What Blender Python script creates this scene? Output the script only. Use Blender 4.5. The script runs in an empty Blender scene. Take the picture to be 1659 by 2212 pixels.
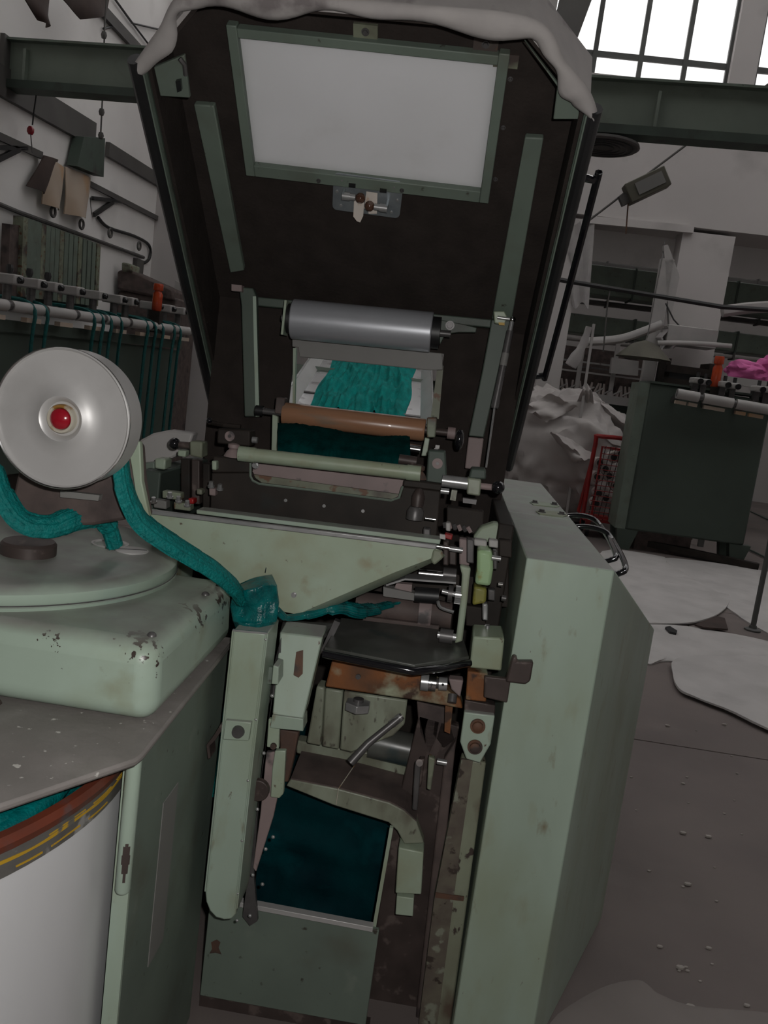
import bpy, math, random
from mathutils import Vector as V, Matrix, noise
random.seed(7)
S = bpy.context.scene
C = S.collection
# ------------------------------------------------------------------ camera
FPX, W, H = 1850.0, 1659.0, 2212.0
CAM = V((0, 0, 1.5))
yaw, pit, rol = [math.radians(a) for a in (3.9, 8.85, 7.45)]
Fw = V((-math.sin(yaw)*math.cos(pit), math.cos(yaw)*math.cos(pit), -math.sin(pit)))
Rt = V((math.cos(yaw), math.sin(yaw), 0)); Dn = Fw.cross(Rt)
Ix = Rt*math.cos(rol) - Dn*math.sin(rol); Jy = Rt*math.sin(rol) + Dn*math.cos(rol)
cam = bpy.data.cameras.new('camera'); cam.sensor_fit = 'HORIZONTAL'; cam.sensor_width = 36
cam.lens = 36*FPX/W; cam.clip_start = .02; cam.clip_end = 200
co = bpy.data.objects.new('camera', cam); C.objects.link(co)
m3 = Matrix((Ix, -Jy, -Fw)).transposed()
co.matrix_world = Matrix.Translation(CAM) @ m3.to_4x4()
S.camera = co
# ------------------------------------------------------------------ world, lights, exposure
wd = bpy.data.worlds.new('sky'); S.world = wd; wd.use_nodes = True
bg = wd.node_tree.nodes['Background']; bg.inputs[0].default_value = (1, .985, .975, 1); bg.inputs[1].default_value = 2.1
fl = bpy.data.lights.new('camera_flash', 'POINT'); fl.energy = 54; fl.shadow_soft_size = .012; fl.color = (1, .98, .95)
fo = bpy.data.objects.new('camera_flash', fl); C.objects.link(fo); fo.location = (.05, -.01, 1.56)
S.view_settings.view_transform = 'Standard'; S.view_settings.look = 'None'
S.view_settings.exposure = 0; S.view_settings.gamma = 1; S.view_settings.use_curve_mapping = False

# ------------------------------------------------------------------ helpers
def at(u, v, Y=None, Z=None, X=None):
    """world point seen at photo pixel (u, v) on the plane Y=, Z= or X="""
    d = Ix*((u-829.5)/FPX) + Jy*((v-1106)/FPX) + Fw
    t = Y/d.y if Y is not None else ((Z-1.5)/d.z if Z is not None else X/d.x)
    return CAM + d*t

MATS = {}
def mat(name, c1, c2=None, scale=6, rough=.5, metal=0, bump=0, bscale=None, patches=(), dust=None, stretch=(1, 1, 1), spec=.5, rvar=0, trans=None, coat=0, glow=None, spots=()):
    m = bpy.data.materials.new(name); m.use_nodes = True; MATS[name] = m
    nt = m.node_tree; N, L = nt.nodes, nt.links
    b = N['Principled BSDF']
    b.inputs['Roughness'].default_value = rough; b.inputs['Metallic'].default_value = metal
    b.inputs['Specular IOR Level'].default_value = spec; b.inputs['Coat Weight'].default_value = coat
    tc = N.new('ShaderNodeTexCoord'); mp = N.new('ShaderNodeMapping'); mp.inputs['Scale'].default_value = stretch
    L.new(tc.outputs['Object'], mp.inputs[0])
    def nz(s, det=5, off=0):
        n = N.new('ShaderNodeTexNoise'); n.inputs['Scale'].default_value = s; n.inputs['Detail'].default_value = det
        if off:
            q = N.new('ShaderNodeMapping'); q.inputs['Location'].default_value = (off, off*.7, off*1.3); L.new(mp.outputs[0], q.inputs[0]); L.new(q.outputs[0], n.inputs[0])
        else: L.new(mp.outputs[0], n.inputs[0])
        return n.outputs[0]
    def ramp(src, a, c):
        r = N.new('ShaderNodeMapRange'); r.inputs[1].default_value = a; r.inputs[2].default_value = c; L.new(src, r.inputs[0]); r.clamp = True
        return r.outputs[0]
    def mix(fac, a, c):
        x = N.new('ShaderNodeMix'); x.data_type = 'RGBA'
        L.new(fac, x.inputs[0])
        for s, val in ((6, a), (7, c)):
            if isinstance(val, (tuple, list)): x.inputs[s].default_value = (*val, 1)
            else: L.new(val, x.inputs[s])
        return x.outputs[2]
    if c2 is None: c2 = tuple(k*.8 for k in c1)
    col = mix(ramp(nz(scale), .35, .68), c1, c2)
    for i, (pc, ps, th, wdt) in enumerate(patches):
        th = .5+(th-.5)*.62
        col = mix(ramp(nz(ps, 6, 3.1+i*2.7), th, th+wdt*1.1), col, pc)
    for i, (pc_, pr_, cc_, sc_) in enumerate(spots):     # worn places: noise that only breaks through near a point of the object
        vd = N.new('ShaderNodeVectorMath'); vd.operation = 'DISTANCE'; vd.inputs[1].default_value = pc_; L.new(tc.outputs['Object'], vd.inputs[0])
        ma = N.new('ShaderNodeMath'); ma.operation = 'MULTIPLY_ADD'; L.new(vd.outputs['Value'], ma.inputs[0]); ma.inputs[1].default_value = -.22/pr_; L.new(nz(sc_, 6, 11+i), ma.inputs[2])
        col = mix(ramp(ma.outputs[0], .455, .475), col, cc_)
    if dust:
        g = N.new('ShaderNodeNewGeometry'); sx = N.new('ShaderNodeSeparateXYZ'); L.new(g.outputs['Normal'], sx.inputs[0])
        mu = N.new('ShaderNodeMath'); mu.operation = 'MULTIPLY'
        L.new(ramp(sx.outputs[2], .55, .95), mu.inputs[0]); L.new(ramp(nz(9, 6, 9), .2, .6), mu.inputs[1])
        col = mix(mu.outputs[0], col, dust)
    L.new(col, b.inputs['Base Color'])
    if rvar:
        L.new(ramp(nz(scale*2.3, 5, 5), .2, .8), (r := N.new('ShaderNodeMapRange')).inputs[0])
        r.inputs[3].default_value = max(.05, rough-rvar); r.inputs[4].default_value = min(1, rough+rvar); L.new(r.outputs[0], b.inputs['Roughness'])
    if bump:
        bp = N.new('ShaderNodeBump'); bp.inputs['Strength'].default_value = bump; bp.inputs['Distance'].default_value = .004
        L.new(nz(bscale or scale*8, 4, 1.7), bp.inputs['Height']); L.new(bp.outputs[0], b.inputs['Normal'])
    if glow is not None:       # frosted sheet: part of the light falling on the far face comes through scattered
        t = N.new('ShaderNodeBsdfTranslucent'); L.new(col, t.inputs[0]); x = N.new('ShaderNodeMixShader'); x.inputs[0].default_value = glow
        L.new(b.outputs[0], x.inputs[1]); L.new(t.outputs[0], x.inputs[2]); L.new(x.outputs[0], N['Material Output'].inputs[0])
    if trans is not None:      # see-through film or pane: part of the light passes straight, the rest is scattered
        t = N.new('ShaderNodeBsdfTransparent'); x = N.new('ShaderNodeMixShader'); x.inputs[0].default_value = 1-trans
        L.new(t.outputs[0], x.inputs[1]); L.new(b.outputs[0], x.inputs[2]); L.new(x.outputs[0], N['Material Output'].inputs[0])
    return m

RUST = (.11, .04, .015); CHIP = (.045, .03, .025)
mat('green_paint', (.36, .45, .375), (.31, .385, .315), 4, .36, bump=.03, patches=(((.25, .27, .18), 7, .6, .2), ((.17, .13, .07), 14, .76, .08), (CHIP, 34, .80, .02)), dust=(.235, .235, .21), rvar=.08)
mat('green_clean', (.355, .44, .365), (.315, .39, .318), 4, .42, bump=.03, patches=(((.28, .325, .23), 5, .5, .3), ((.25, .245, .15), 13, .62, .3), ((.17, .12, .06), 22, .76, .15), ((.10, .06, .04), 60, .84, .04)), dust=(.30, .305, .285), rvar=.06, stretch=(1.3, 1.3, .5))
mat('green_stained', (.345, .42, .33), (.28, .33, .235), 5, .42, patches=(((.25, .23, .13), 7, .5, .35), ((.22, .15, .07), 15, .66, .25), ((.09, .06, .04), 50, .82, .05)), rvar=.1)
mat('green_dirty', (.22, .25, .18), (.13, .13, .09), 9, .55, patches=(((.06, .045, .04), 7, .52, .1), ((.13, .06, .03), 24, .64, .05)))
mat('green_dark', (.06, .085, .068), (.045, .06, .05), 3, .6, patches=(((.035, .03, .028), 5, .6, .2),))
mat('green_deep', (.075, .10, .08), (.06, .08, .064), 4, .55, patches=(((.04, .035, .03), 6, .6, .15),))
mat('green_mid', (.155, .195, .16), (.12, .15, .125), 4, .55, patches=(((.10, .10, .075), 7, .56, .3), ((.05, .045, .035), 40, .78, .06), ((.2, .23, .19), 16, .74, .2)))
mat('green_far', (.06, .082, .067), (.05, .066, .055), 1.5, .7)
mat('green_bright', (.36, .52, .30), (.33, .45, .22), 12, .3, patches=(((.3, .26, .08), 22, .74, .08), (CHIP, 44, .84, .03)))
mat('green_yellow', (.26, .24, .05), (.2, .2, .06), 30, .4, patches=(((.06, .05, .03), 30, .58, .06),))
mat('felt', (.036, .029, .026), (.026, .021, .019), 14, .95, bump=.4, bscale=120, spec=.15)
mat('dark_oily', (.034, .027, .023), (.018, .015, .013), 10, .6, patches=(((.02, .03, .03), 8, .7, .2),), spec=.2)
mat('brown_grime_shade', (.11, .08, .072), (.06, .045, .042), 14, .7, patches=(((.03, .02, .02), 6, .6, .1),), bump=.1)
mat('brown_steel', (.075, .055, .05), (.045, .033, .03), 12, .5, metal=.2, patches=(((.13, .1, .09), 22, .62, .06),))
mat('pink_primer', (.28, .21, .205), (.22, .17, .165), 8, .6, patches=(((.08, .07, .07), 14, .66, .06),))
mat('rust_bar', (.22, .075, .018), (.10, .045, .02), 14, .7, patches=(((.33, .36, .25), 9, .52, .1), ((.05, .025, .015), 20, .6, .06)), bump=.15)
mat('rust', (.12, .055, .03), (.075, .045, .035), 16, .7, patches=(((.05, .035, .03), 20, .55, .1),), bump=.1)
mat('steel', (.42, .42, .42), (.32, .32, .32), 20, .3, metal=.55, patches=(((.16, .14, .12), 20, .72, .1),))
mat('steel_bright', (.62, .62, .62), (.5, .5, .5), 10, .18, metal=1)
mat('steel_dark', (.12, .115, .115), (.075, .07, .07), 18, .4, metal=.35)
mat('alu', (.54, .53, .525), (.47, .46, .45), 5, .45, metal=.35, patches=(((.38, .37, .36), 7, .6, .3), ((.62, .61, .6), 9, .68, .3)), rvar=.05)
mat('alu_roller', (.40, .41, .44), (.36, .37, .40), 4, .36, metal=.35)
mat('alu_tray', (.5, .5, .51), (.42, .42, .42), 9, .22, metal=.85, patches=(((.16, .15, .15), 16, .6, .1),))
mat('black_rubber', (.014, .014, .015), (.01, .01, .011), 12, .45)
mat('black_gloss', (.008, .008, .01), (.008, .008, .01), 8, .12, coat=.5)
mat('amber', (.36, .19, .11), (.27, .13, .07), 5, .32, stretch=(.4, 2, 2), patches=(((.2, .16, .12), 9, .64, .1),), coat=.2)
mat('red_plastic', (.33, .008, .02), (.28, .006, .016), 6, .16, coat=.6)
mat('cream_ring', (.46, .43, .36), (.4, .36, .28), 14, .4, patches=(((.25, .13, .03), 22, .68, .05),))
mat('sliver', (0, .19, .178), (0, .125, .12), 90, .62, bump=1, bscale=170, spec=.3, patches=(((.0, .085, .085), 24, .66, .3), ((.01, .23, .215), 60, .66, .2)))
mat('sliver_sheen', (0, .15, .148), (0, .065, .07), 40, .27, bump=.5, bscale=220, spec=.6, patches=(((.0, .05, .054), 16, .66, .3),))
mat('web', (.0, .36, .33), (.0, .22, .20), 34, .85, bump=.7, bscale=160, spec=.1, patches=(((.0, .17, .155), 26, .68, .2),), stretch=(1.6, .5, 1))
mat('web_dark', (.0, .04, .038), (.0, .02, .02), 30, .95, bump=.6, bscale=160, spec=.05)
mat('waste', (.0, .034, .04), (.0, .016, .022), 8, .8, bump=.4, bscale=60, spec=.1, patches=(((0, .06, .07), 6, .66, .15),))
mat('can_white', (.60, .60, .61), (.54, .54, .55), 3, .42, patches=(((.5, .5, .5), 6, .66, .3),), stretch=(1, 1, .5))
mat('hoop_brown', (.15, .035, .018), (.075, .03, .022), 8, .4, patches=(((.08, .08, .085), 16, .6, .1),))
mat('band_grey', (.12, .115, .105), (.085, .08, .075), 16, .5, patches=(((.26, .25, .24), 20, .68, .05),))
mat('yellow', (.5, .30, .02), (.42, .25, .02), 14, .5, patches=(((.13, .12, .1), 24, .62, .05),))
mat('dusty_plate', (.22, .20, .19), (.165, .15, .14), 7, .55, bump=.25, bscale=60, patches=(((.30, .275, .26), 9, .62, .25), ((.5, .48, .45), 70, .78, .03), ((.145, .14, .12), 5, .64, .25)), rvar=.12)
mat('plate_grey', (.2, .195, .185), (.17, .165, .158), 3, .6)
mat('head_paint', (.36, .45, .375), (.31, .385, .315), 4, .34, bump=.03, patches=(((.26, .30, .21), 6, .5, .3), ((.22, .21, .12), 12, .64, .3), ((.16, .13, .07), 26, .8, .1), (CHIP, 55, .88, .02)), dust=(.225, .23, .205), rvar=.08, spots=(((.425, -.222, 1.03), .05, CHIP, 80), ((.40, -.20, 1.05), .03, CHIP, 70), ((.44, .14, 1.03), .06, (.09, .07, .06), 60), ((.44, .0, 1.035), .05, (.09, .07, .06), 70), ((.05, -.25, 1.038), .045, CHIP, 110), ((.16, -.25, 1.038), .03, CHIP, 120), ((.28, -.25, 1.038), .03, CHIP, 110), ((.02, -.26, .97), .12, (.2, .18, .12), 22), ((-.1, -.26, .96), .14, (.19, .17, .11), 16)))
mat('table_dark', (.09, .095, .085), (.055, .055, .05), 7, .34, patches=(((.14, .15, .13), 6, .6, .2), ((.02, .045, .05), 9, .64, .1)), rvar=.1)
mat('casting', (.27, .30, .23), (.16, .165, .12), 12, .42, patches=(((.085, .06, .045), 16, .52, .25), ((.05, .035, .03), 45, .66, .08), ((.3, .33, .25), 11, .68, .08)), stretch=(1, 1, .5))
mat('pane_white', (.86, .86, .875), (.82, .82, .83), 2.5, .35, patches=(((.72, .715, .70), 7, .66, .3), ((.55, .52, .45), 30, .90, .03)), glow=.5)
mat('zinc', (.34, .37, .39), (.25, .28, .30), 30, .34, metal=.55)
mat('bulb_glass', (.11, .05, .03), (.07, .03, .02), 20, .1, coat=.4, trans=.3)
mat('paper', (.66, .60, .55), (.6, .54, .49), 10, .8, patches=(((.42, .2, .05), 24, .6, .1),))
mat('grey_seal', (.40, .375, .365), (.31, .29, .285), 9, .8, bump=.1, patches=(((.17, .15, .15), 9, .6, .1),))
mat('white_wall', (.82, .80, .785), (.74, .72, .705), .8, .85, bump=.05, patches=(((.6, .58, .56), .9, .6, .2),))
mat('back_wall', (.54, .51, .50), (.49, .465, .455), .8, .85, patches=(((.38, .36, .35), 1.2, .62, .15),))
mat('concrete', (.34, .32, .31), (.28, .265, .255), 1.5, .85)
mat('floor_concrete', (.175, .145, .135), (.135, .112, .106), 1.6, .8, bump=.08, bscale=30, patches=(((.115, .096, .09), 1.4, .62, .35), ((.21, .18, .17), 2.2, .68, .3), ((.08, .068, .065), 9, .84, .05)))
mat('sheet_white', (.52, .50, .49), (.42, .405, .395), 3, .65, bump=.25, bscale=14, patches=(((.25, .24, .24), 3, .66, .35), ((.2, .15, .13), 9, .86, .06)))
mat('sack_white', (.47, .44, .425), (.40, .37, .36), 3, .6, bump=.2, bscale=20, spec=.5)
mat('film', (.5, .48, .47), (.42, .4, .4), 6, .35, trans=.25)
mat('pane_dirty', (.8, .82, .84), (.7, .72, .74), 4, .3, trans=.82)
mat('pane_sky', (.8, .8, .8), (.7, .7, .7), 2, .5, trans=.7)
mat('lid_paint', (.36, .45, .375), (.31, .385, .315), 4, .36, bump=.03, patches=(((.2, .3, .27), 4, .62, .2), ((.05, .21, .19), 7, .74, .2), (CHIP, 34, .82, .02)), dust=(.225, .23, .21), rvar=.08)
mat('post_rusty', (.24, .265, .19), (.17, .17, .12), 7, .6, patches=(((.10, .07, .05), 9, .56, .12), ((.13, .055, .02), 5, .66, .15), ((.05, .035, .03), 40, .66, .04)), stretch=(1, 1, .6))
mat('green_girder', (.21, .25, .21), (.17, .2, .17), 2, .6, patches=(((.12, .12, .1), 3, .6, .2),))
mat('olive', (.10, .095, .07), (.075, .07, .055), 6, .6)
mat('roving', (0, .10, .095), (0, .06, .058), 40, .7, bump=.5, bscale=200)
mat('brown_speck', (.13, .115, .085), (.085, .065, .055), 22, .65, patches=(((.2, .21, .16), 30, .62, .06), ((.04, .028, .022), 36, .66, .05), ((.12, .05, .02), 6, .68, .2)))
mat('steel_frame', (.10, .105, .1), (.08, .08, .078), 3, .6)
mat('truss', (.10, .095, .09), (.075, .07, .068), 2, .7)
mat('black_pipe', (.02, .02, .021), (.015, .015, .016), 6, .5)
mat('red_wire', (.33, .012, .012), (.22, .01, .01), 9, .4)
mat('orange', (.55, .07, .015), (.42, .04, .01), 9, .2, trans=.15)
mat('pink', (.62, .13, .36), (.52, .09, .28), 6, .7, bump=.3)
mat('cone_white', (.45, .40, .38), (.38, .33, .31), 12, .8)
mat('light_grey', (.42, .40, .39), (.36, .35, .34), 5, .5)
mat('brown_cloth', (.06, .04, .034), (.04, .027, .024), 5, .9)
mat('beige_paper', (.44, .37, .31), (.4, .3, .22), 1.6, .9, patches=(((.45, .27, .14), 1.8, .55, .15),))
mat('floor_light', (.24, .21, .20), (.19, .165, .155), 2.5, .85, bump=.1)
mat('debris', (.4, .37, .34), (.3, .27, .25), 6, .9)

class MB:
    def __init__(s): s.v = []; s.f = []
    def add(s, vs, fs):
        o = len(s.v); s.v += [V(p) for p in vs]; s.f += [tuple(i+o for i in f) for f in fs]; return s
    def hexa(s, p):
        return s.add(p, [(3, 2, 1, 0), (4, 5, 6, 7), (0, 1, 5, 4), (1, 2, 6, 5), (2, 3, 7, 6), (3, 0, 4, 7)])
    def box(s, x0, x1, y0, y1, z0, z1):
        return s.hexa([(x0, y0, z0), (x1, y0, z0), (x1, y1, z0), (x0, y1, z0), (x0, y0, z1), (x1, y0, z1), (x1, y1, z1), (x0, y1, z1)])
    def obox(s, c, ax, ay, az):
        c, ax, ay, az = V(c), V(ax), V(ay), V(az)
        return s.hexa([c-ax-ay-az, c+ax-ay-az, c+ax+ay-az, c-ax+ay-az, c-ax-ay+az, c+ax-ay+az, c+ax+ay+az, c-ax+ay+az])
    def bar(s, p, q, w, h, up=(0, 0, 1)):
        p, q = V(p), V(q); d = (q-p); a = d.cross(V(up)).normalized(); b = a.cross(d).normalized()
        return s.obox((p+q)/2, a*w/2, d/2, b*h/2)
    def prism(s, pts, vec):
        n = len(pts); pts = [V(p) for p in pts]; vec = V(vec)
        return s.add(pts+[p+vec for p in pts], [tuple(range(n))[::-1], tuple(range(n, 2*n))]+[(i, (i+1) % n, n+(i+1) % n, n+i) for i in range(n)])
    def poly(s, px, Y, dep): return s.prism([at(u, v, Y=Y) for u, v in px], (0, dep, 0))
    def polyz(s, px, Z, dz): return s.prism([at(u, v, Z=Z) for u, v in px], (0, 0, dz))
    def ring(s, p, d, r, n, ref=None, r2=None):
        d = V(d).normalized(); ref = V(ref) if ref else (V((0, 0, 1)) if abs(d.z) < .9 else V((1, 0, 0)))
        a = d.cross(ref).normalized(); b = d.cross(a); r2 = r if r2 is None else r2
        return [V(p)+a*r*math.cos(2*math.pi*k/n)+b*r2*math.sin(2*math.pi*k/n) for k in range(n)]
    def stitch(s, rings, cap=True, closed=False):
        n = len(rings[0]); o = len(s.v)
        for r in rings: s.v += r
        m = len(rings)
        for i in range(m if closed else m-1):
            j = (i+1) % m
            for k in range(n): s.f.append((o+i*n+k, o+i*n+(k+1) % n, o+j*n+(k+1) % n, o+j*n+k))
        if cap and not closed:
            s.f.append(tuple(o+k for k in range(n))[::-1]); s.f.append(tuple(o+(m-1)*n+k for k in range(n)))
        return s
    def cyl(s, p, q, r, r1=None, n=20):
        p, q = V(p), V(q); d = q-p
        return s.stitch([s.ring(p, d, r, n), s.ring(q, d, r if r1 is None else r1, n)])
    def tube(s, pts, r, n=10, closed=False, ref=None, r2=None, ridge=0, seed=0, smooth=0):
        pts = [V(p) for p in pts]
        if smooth: pts = spline(pts, smooth, closed)
        m = len(pts); rings = []
        ref = V(ref) if ref else None; pr = None
        rnd = random.Random(seed); fr = [(q_, rnd.uniform(0, 6), rnd.uniform(-.06, .06)) for q_ in (2, 7, 11, 16, 21)]
        for i, p in enumerate(pts):
            d = (pts[(i+1) % m]-pts[i-1]) if closed else (pts[min(i+1, m-1)]-pts[max(i-1, 0)])
            d.normalize()
            if ref: a = d.cross(ref)
            elif pr is None: a = d.cross(V((0, 0, 1)) if abs(d.z) < .9 else V((1, 0, 0)))
            else: a = pr-d*pr.dot(d)
            a.normalize(); pr = a; b = d.cross(a)
            ra = r[i*len(r)//m] if isinstance(r, (list, tuple)) else r
            rb = (r2[i*len(r2)//m] if isinstance(r2, (list, tuple)) else r2) if r2 is not None else ra
            rr = []
            for k in range(n):
                t = 2*math.pi*k/n; g = 1
                if ridge:
                    g += ridge*sum(math.sin(q*t+ph+sl*i) for q, ph, sl in fr)/3 + ridge*.5*(noise.noise(V((seed+i*.12, 2*math.cos(t), 2*math.sin(t)))))
                rr.append(p+a*ra*g*math.cos(t)+b*rb*g*math.sin(t))
            rings.append(rr)
        return s.stitch(rings, closed=closed)
    def lathe(s, prof, o, ax=(0, 0, 1), n=32, cap=True):
        ax = V(ax).normalized()
        return s.stitch([s.ring(V(o)+ax*h, ax, max(r, 1e-4), n) for r, h in prof], cap=cap)
    def ball(s, c, r, n=14, sq=(1, 1, 1)):
        c = V(c); rings = []
        for i in range(1, n//2):
            t = math.pi*i/(n//2); rings.append([c+V((sq[0]*r*math.sin(t)*math.cos(2*math.pi*k/n), sq[1]*r*math.sin(t)*math.sin(2*math.pi*k/n), -sq[2]*r*math.cos(t))) for k in range(n)])
        return s.stitch(rings)
    def grid(s, fn, nu, nv, thick=None):
        o = len(s.v); P = [[V(fn(i/nu, j/nv)) for j in range(nv+1)] for i in range(nu+1)]
        for row in P: s.v += row
        w = nv+1
        for i in range(nu):
            for j in range(nv): s.f.append((o+i*w+j, o+(i+1)*w+j, o+(i+1)*w+j+1, o+i*w+j+1))
        if thick:
            t = V(thick); o2 = len(s.v)
            for row in P: s.v += [p+t for p in row]
            for i in range(nu):
                for j in range(nv): s.f.append((o2+i*w+j, o2+i*w+j+1, o2+(i+1)*w+j+1, o2+(i+1)*w+j))
            e = [i*w for i in range(nu+1)]+[nu*w+j for j in range(1, nv+1)]+[i*w+nv for i in range(nu-1, -1, -1)]+[j for j in range(nv-1, 0, -1)]
            for a, b in zip(e, e[1:]+e[:1]): s.f.append((o+a, o+b, o2+b, o2+a))
        return s
    def build(s, name, m, parent=None, bevel=0, kind=None, seg=2, ang=38, flat=False, label=None):
        base = BASE.get(parent.name, V((0, 0, 0))) if parent else V((0, 0, 0))
        if parent is None:                       # a thing that is one mesh: origin at its base
            lo = [min(p[k] for p in s.v) for k in range(3)]; hi = [max(p[k] for p in s.v) for k in range(3)]
            base = V(((lo[0]+hi[0])/2, (lo[1]+hi[1])/2, lo[2]))
        me = bpy.data.meshes.new(name); me.from_pydata([p-base for p in s.v], [], s.f); me.validate()
        import bmesh
        b = bmesh.new(); b.from_mesh(me); bmesh.ops.recalc_face_normals(b, faces=b.faces); b.to_mesh(me); b.free()
        me.materials.append(MATS[m]); o = bpy.data.objects.new(name, me); C.objects.link(o)
        if parent: o.parent = parent
        else: o.location = base
        BASE[o.name] = base
        if not flat:
            me.shade_smooth(); me.set_sharp_from_angle(angle=math.radians(ang))
        if bevel:
            mo = o.modifiers.new('edge', 'BEVEL'); mo.width = bevel; mo.segments = seg; mo.limit_method = 'ANGLE'; mo.angle_limit = math.radians(35)
        if kind: o['kind'] = kind
        if label: o['label'] = label
        return o
BASE = {}
ORD = ['leftmost', 'second from left', 'third from left', 'fourth from left', 'fifth from left', 'middle (sixth)', 'fifth from right', 'fourth from right', 'third from right', 'second from right', 'rightmost']
def spline(p, k, closed=False):
    out = []; n = len(p)
    for i in range(n if closed else n-1):
        if closed: a, b, c, d = p[i-1], p[i], p[(i+1) % n], p[(i+2) % n]
        else: a, b, c, d = p[max(i-1, 0)], p[i], p[i+1], p[min(i+2, n-1)]
        for j in range(k):
            t = j/k; out.append(.5*((2*b)+(c-a)*t+(2*a-5*b+4*c-d)*t*t+(3*b-a-3*c+d)*t**3))
    if not closed: out.append(p[-1])
    return out
def tag(o, label, cat, group=None, kind=None):
    o['label'] = label; o['category'] = cat
    if group: o['group'] = group
    if kind: o['kind'] = kind
    return o
def thing(name, loc, label, cat, group=None):
    o = bpy.data.objects.new(name, None); C.objects.link(o); o.location = loc; BASE[o.name] = V(loc); o.empty_display_size = .1
    return tag(o, label, cat, group)
def struct(o): o['kind'] = 'structure'; return o
def copytree(o, delta, parent=None):
    c = o.copy(); C.objects.link(c)
    if parent is None: c.location = o.location+V(delta)
    else: c.parent = parent
    BASE[c.name] = BASE[o.name]
    for ch in [x for x in C.objects if x.parent == o]: copytree(ch, delta, c)
    return c
def partcopy(o, delta):
    c = o.copy(); C.objects.link(c); c.location = o.location+V(delta); return c
def bolt(p, d, r, h, name, m, parent, n=6, washer=True):
    p, d = V(p), V(d).normalized(); b = MB()
    if washer: b.cyl(p, p+d*h*.25, r*1.35, n=20)
    b.cyl(p, p+d*h, r, r*.9, n=n)
    return b.build(name, m, parent)
def dome(p, d, r, name, m, parent):
    return MB().lathe([(r, 0), (r*.92, r*.35), (r*.6, r*.7), (r*.15, r*.85)], p, d, 12).build(name, m, parent)

# ================================================================== SETTING
fl_ = struct(MB().box(-5, 10, -4.2, 20, -.2, -.012).build('floor', 'floor_concrete'))
ys = [-4.2, 1.0, 3.88, 6.9, 9.9, 13, 16.5, 20]; xs = [-5, -1.6, 1.9, 5.5, 10]
for i in range(len(ys)-1):
    for j in range(len(xs)-1):
        MB().box(xs[j]+.005, xs[j+1]-.005, ys[i]+.005, ys[i+1]-.005, -.012, 0).build('slab', 'floor_concrete', fl_)
LW = -4.5
struct(MB().box(LW-.25, LW, 1.5, 12.3, 0, 8.2).build('wall_left', 'white_wall'))
bw = MB().box(LW, 10, 12, 12.9, 3.96, 5.72)
bw.box(LW, 10, 12, 12.3, 8.0, 8.2)
for x0, x1 in ((LW, -4.15), (-2.45, -2.15), (-.55, -.2), (.34, .55), (2.86, 3.18), (5.2, 5.5), (7.5, 10)): bw.box(x0, x1, 12, 12.3, 5.72, 8.0)
for x0, x1 in ((LW, -3.4), (1.02, 1.34), (2.62, 3.30), (5.8, 6.4)): bw.box(x0, x1, 12, 12.35, 0, 3.9)
struct(bw.build('wall_back', 'back_wall'))
lint = MB().poly([(1275, 466), (1500, 487), (1498, 503), (1273, 482)], 11.93, .07)
struct(lint.build('trim_1', 'back_wall'))
ce_ = struct(MB().box(LW-.25, 10, -4.2, 3.2, 8.2, 8.4).build('ceiling', 'concrete'))
for x in (-4.75, -2.2, .4, 3.0, 5.6, 8.2): MB().box(x, x+.75, 3.2, 12.3, 8.2, 8.45).build('roof_beam', 'concrete', ce_)
for x in (-4.0, -1.45, 1.15, 3.75, 6.35):
    for y in (3.3, 6.3, 9.3): MB().box(x-.02, x+1.82, y, y+2.9, 8.3, 8.31).build('skylight_pane', 'pane_sky', ce_)
for y in (6.2, 9.2): MB().box(-4.7, 10, y, y+.12, 8.2, 8.36).build('roof_purlin', 'steel_frame', ce_)
struct(MB().box(LW-.25, 10, -4.2, -4, 0, 8.2).build('wall_rear', 'concrete'))
struct(MB().box(LW-.25, LW, -4.2, 1.5, 0, 8.2).build('wall_left_near', 'concrete'))
struct(MB().box(LW-.25, LW, 12.3, 18, 0, 5.5).build('wall_left_far', 'back_wall'))
struct(MB().box(9.8, 10, -4.2, 20, 0, 8.2).build('wall_right', 'white_wall'))
# adjoining hall seen through the bays
struct(MB().box(LW, 10, 17.75, 18, 5.04, 5.5).build('trim_3', 'truss'))
struct(MB().box(LW, 10, 17.8, 18, 0, 4.93).build('wall_far', 'back_wall'))
cf_ = struct(MB().box(LW, 10, 12.3, 14.6, 5.3, 5.5).build('ceiling_far', 'concrete'))
MB().box(LW, 10, 16.2, 18, 5.3, 5.5).build('roof_slab', 'concrete', cf_)
MB().box(LW, 10, 14.6, 16.2, 5.4, 5.41).build('skylight_pane', 'pane_sky', cf_)  # unseen skylight, added to brighten the adjoining hall
# high windows: frames with panes
for n, (x0, x1) in enumerate(((-4.15, -2.45), (-2.15, -.55), (-.2, .34), (.62, 2.86), (3.18, 5.2), (5.5, 7.5))):
    fr = MB(); k = max(2, round((x1-x0)/.55)); cols = [x0+(x1-x0)*i/k for i in range(k+1)]
    if n == 3: cols = [.62, 1.135, 1.73, 2.3, 2.86]
    rows = [5.72, 6.0, 6.95, 8.0]
    for i, x in enumerate(cols):
        w = .03 if 0 < i < k else .04; fr.box(max(x0, x-w), min(x1, x+w), 12.1, 12.16, 5.72, 8.0)
    for i, z in enumerate(rows): fr.box(x0, x1, 12.11, 12.15, max(5.72, z-.035), min(8.0, z+.035))
    f = struct(fr.build('window_%d' % (n+1), 'steel_frame')); 
    for i in range(k):
        for j in range(3): MB().box(cols[i]+.02, cols[i+1]-.02, 12.125, 12.133, rows[j]+.02, rows[j+1]-.02).build('pane', 'pane_dirty', f)
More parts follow.
